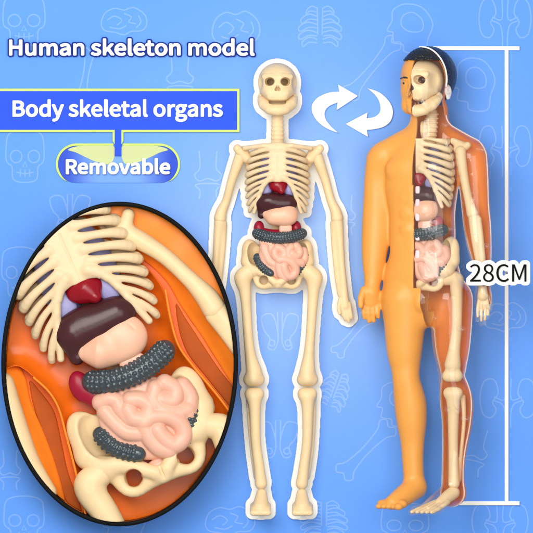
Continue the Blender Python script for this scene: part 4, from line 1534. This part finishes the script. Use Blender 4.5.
# hair, brow, eye
s = Sculpt((388, 10, 40), (466, 96, 116), 0.6)
head_prims(s)
s.f -= 0.9
X, H, Y = s.ax[0][:, None, None], s.ax[1][None, :, None], s.ax[2][None, None, :]
u, v = uv(X, H, True)
hl = 62.0 + np.where(u > 0, 24 * sm(0.6, -0.4, v - (VH - VK * (Y - 70))) + 20 * sm(-4, -8, v), 10 * sm(8, -4, v) + 34 * sm(-4, -9, v))
front = sm(0, 22, v)
curl = (0.35 + 0.75 * front) * 1.15 * np.sin(X * 1.15 + 2.1 * np.sin(Y * .9)) * np.sin(H * 1.1 + 1.7 * np.sin(X * .8)) * np.cos(Y * 1.2 + H * .5)
s.f = np.maximum(s.f + 0.8 * curl - 0.5, (Y - hl + 0.8 * curl) * 0.8).astype(np.float32)
inner = Sculpt((388, 10, 40), (466, 96, 116), 0.6)
head_prims(inner)
s.f = np.maximum(s.f, -(inner.f + 0.15))
s.obj('hair', M['hair'], fig, smooth=1)
s = Sculpt((392, 40, 70), (414, 96, 92), 0.3)
bp = [(399.2, 80.2), (400.4, 79.7), (401.6, 79.4), (402.8, 79.2), (404.0, 79.2), (405.2, 79.4), (406.4, 79.8)]
s.tube([(x, (surf_h(x, y) or 60) + 0.35, y) for x, y in bp], [0.6, 0.85, 0.95, 1.0, 1.0, 0.85, 0.6], 0.4)
s.obj('eyebrow', M['dark'], fig)
s = Sculpt((398, 40, 80), (408, 96, 90), 0.25)
s.ell((402.6, surf_h(402.6, 84.8), 84.8), (1.25, 1.0, 1.2))
s.obj('eye', M['dark'], fig)
# pale ridge where the clear face meets the back of the head
s = Sculpt((410, 20, 44), (462, 80, 96), 0.45)
pts = []
for a in np.linspace(2, 112, 26):
    r = math.radians(a)
    zz = 77 - 28.6 * math.cos(r)
    pts.append((25.7 * math.sin(r), VH - VK * (zz - 70), zz))
s.T = TH
s.tube(pts, 0.85)
s.obj('seam_ridge', M['white'], fig)

for g, mt in ((1, M['rim']), (-1, M['skin'])):
    s = Sculpt((-40, -20, 78), (40, 16, 108), 0.45, TH)
    s.T = TH
    R = rotm(0, 6 * g, 25 * g)
    s.ell((g * 24.0, -2, 92.5), (2.4, 3.9, 6.6), 0, R)
    s.ell((g * 27.2, -0.5, 91.6), (2.0, 2.6, 4.6), 0.6, R, sub=True)
    s.ell((g * 26.0, 1.4, 94.0), (1.2, 1.2, 1.8), 0.8, R)
    s.ell((g * 24.6, -1.2, 98.6), (1.9, 2.2, 2.4), 1.0, R)
    s.obj('ear', mt, fig)

# bones and organs seen through the clear half
TF = Sim((277.5, 22, 237), (420, 50, 234), 1.1, 0.88, yaw=YB)
TS = Sim((277.3, 22, 90), (420.9, 56.0, 89.6), 1.08, yaw=YH)
cl_b = lambda X, H, Y: 0.6 - uv(X, H)[0] + 0 * Y
cl_h = lambda X, H, Y: 0.6 - uv(X, H, True)[0] + 0 * Y
make_skull(TS, 0.5, fig, clip=cl_h)
make_spine(TF, 0.7, fig, clip=cl_b, y0=140, y1=252)
cl_r = lambda X, H, Y: np.maximum(1.5 - uv(X, H)[0] + 0 * Y, 139.5 - Y + 0 * X + 0 * H)
make_ribcage(TF, 0.45, fig, clip=cl_r)
make_organs(TF, 0.45, fig, clip=cl_b)
make_pelvis(TF, 0.5, fig, clip=cl_b)
s = Sculpt((420, 30, 110), (440, 66, 150), 0.5)
s.tube([(431, 46, 114), (430, 45, 130), (428, 44, 148)], [5.6, 6.0, 6.4])
for i in range(8):
    s.ell((431 - i * .35, 46, 115 + i * 4.3), (7.2, 6.6, 1.9), 1)
s.obj('neck_bones', M['bone'], fig)
LB('shoulder_blade', [(452, 58, 142, 3.4), (462, 62, 147, 4.6), (466, 66, 146, 3.4)], 0.5, fig, extra=[[(456, 60, 150, 4.2), (460, 62, 158, 3)]])
LB('upper_arm_bone', [(459, 66, 152, 5.4), (460.4, 68, 166, 4.9), (463.6, 70, 185, 4.3), (467.4, 71, 203, 4.4), (470.6, 72, 214, 5.8)], 0.5, fig, k=3)
LB('forearm_bones', [(471.6, 72, 218, 5.2), (473.4, 73, 240, 4.0), (477, 75, 264, 3.4), (479, 77, 284, 3.8)], 0.5, fig, k=2,
   extra=[[(475.6, 72, 220, 4.2), (479, 73, 242, 3.2), (481.4, 76, 266, 2.8), (482, 77.5, 284, 3.2)]])
ha = [[(480.5, 78.5, 288, 4.4), (480.6, 79, 296, 5.4)]]
for fx, ty in ((475.8, 319), (479.4, 323), (483, 322), (486, 317)):
    ha.append([(fx * .6 + 480.6 * .4, 79, 297, 1.9), (fx, 80.4, 307, 1.7), (fx - .3, 80, ty - 3, 1.2)])
LB('hand_bones', ha[0], 0.4, fig, extra=ha[1:], k=0.8)
LB('thigh_bone', [(444, 58, 279, 6.4), (454.5, 62, 279, 7.4), (455, 62, 290, 6.2), (455.6, 62, 305, 5.4), (455, 62.5, 330, 5.2), (452.6, 63, 350, 6.0), (451.2, 63.5, 364, 8.2)], 0.5, fig, k=4,
   extra=[[(446.6, 63, 375, 6.0), (455.4, 64, 375, 6.0)]])
LB('shin_bones', [(451.2, 63, 394, 7.4), (451.8, 62, 410, 5.8), (451.8, 60.5, 440, 4.9), (452.2, 59.5, 466, 5.1), (452.6, 59, 482, 5.8)], 0.5, fig, k=3,
   extra=[[(447.2, 63, 391.8, 5.4), (456, 64, 391.8, 5.4)], [(461.4, 58, 396, 2.9), (462.6, 56, 420, 2.2), (460, 55, 450, 2.2), (457.6, 56, 478, 2.9)]])
ha = [[(452, 58, 491, 6.6), (446, 64, 495, 6.2), (438, 72, 501, 5.0)]]
for j in range(5):
    q = (j - 2) * 3.6
    ha.append([(440 + q * .8, 70 + q * .5, 500, 2.6), (429 + q * 1.2, 80 + q * .7, 505.5, 2.3), (420 + q * 1.35, 87 + q * .75, 509.4, 1.8)])
LB('foot_bones', ha[0], 0.5, fig, extra=ha[1:], k=1.5)
# pale locating pegs along the cut edge of the organs
for y, hh in ((190.5, 4.4), (203.5, 4.6), (217, 5.0), (237, 4.6), (255, 5.6)):
    s = Sculpt((-1, 10, y - 8), (10, 23, y + 8), 0.4, TB)
    s.T = TB
    s.ell((4.0, 16.6, y), (2.2, 1.8, hh * .85), 0, p=5)
    s.obj('locating_peg', M['peg'], fig)
# round clear studs that snap the two shells together
for x, y, rx, ry in ((443.5, 126, 4, 3), (478.5, 150.5, 5.6, 3.2), (446, 229, 6.2, 2.6), (483.5, 246, 3.6, 3.0), (433, 317, 3.2, 3.0), (459, 328, 4.6, 3.2), (446, 408, 3.4, 3.2), (463, 417, 4.6, 3.4), (486, 306, 2.6, 2.6)):
    h = surf_h(x, y)
    if h is None:
        continue
    s = Sculpt((x - 8, h - 6, y - 6), (x + 8, h + 5, y + 6), 0.35)
    s.ell((x, h - 0.4, y), (rx, 1.8, ry))
    s.ell((x, h + 1.4, y), (rx * .55, 1.4, ry * .55), 0.5, sub=True)
    s.obj('clear_stud', M['clear'], fig)
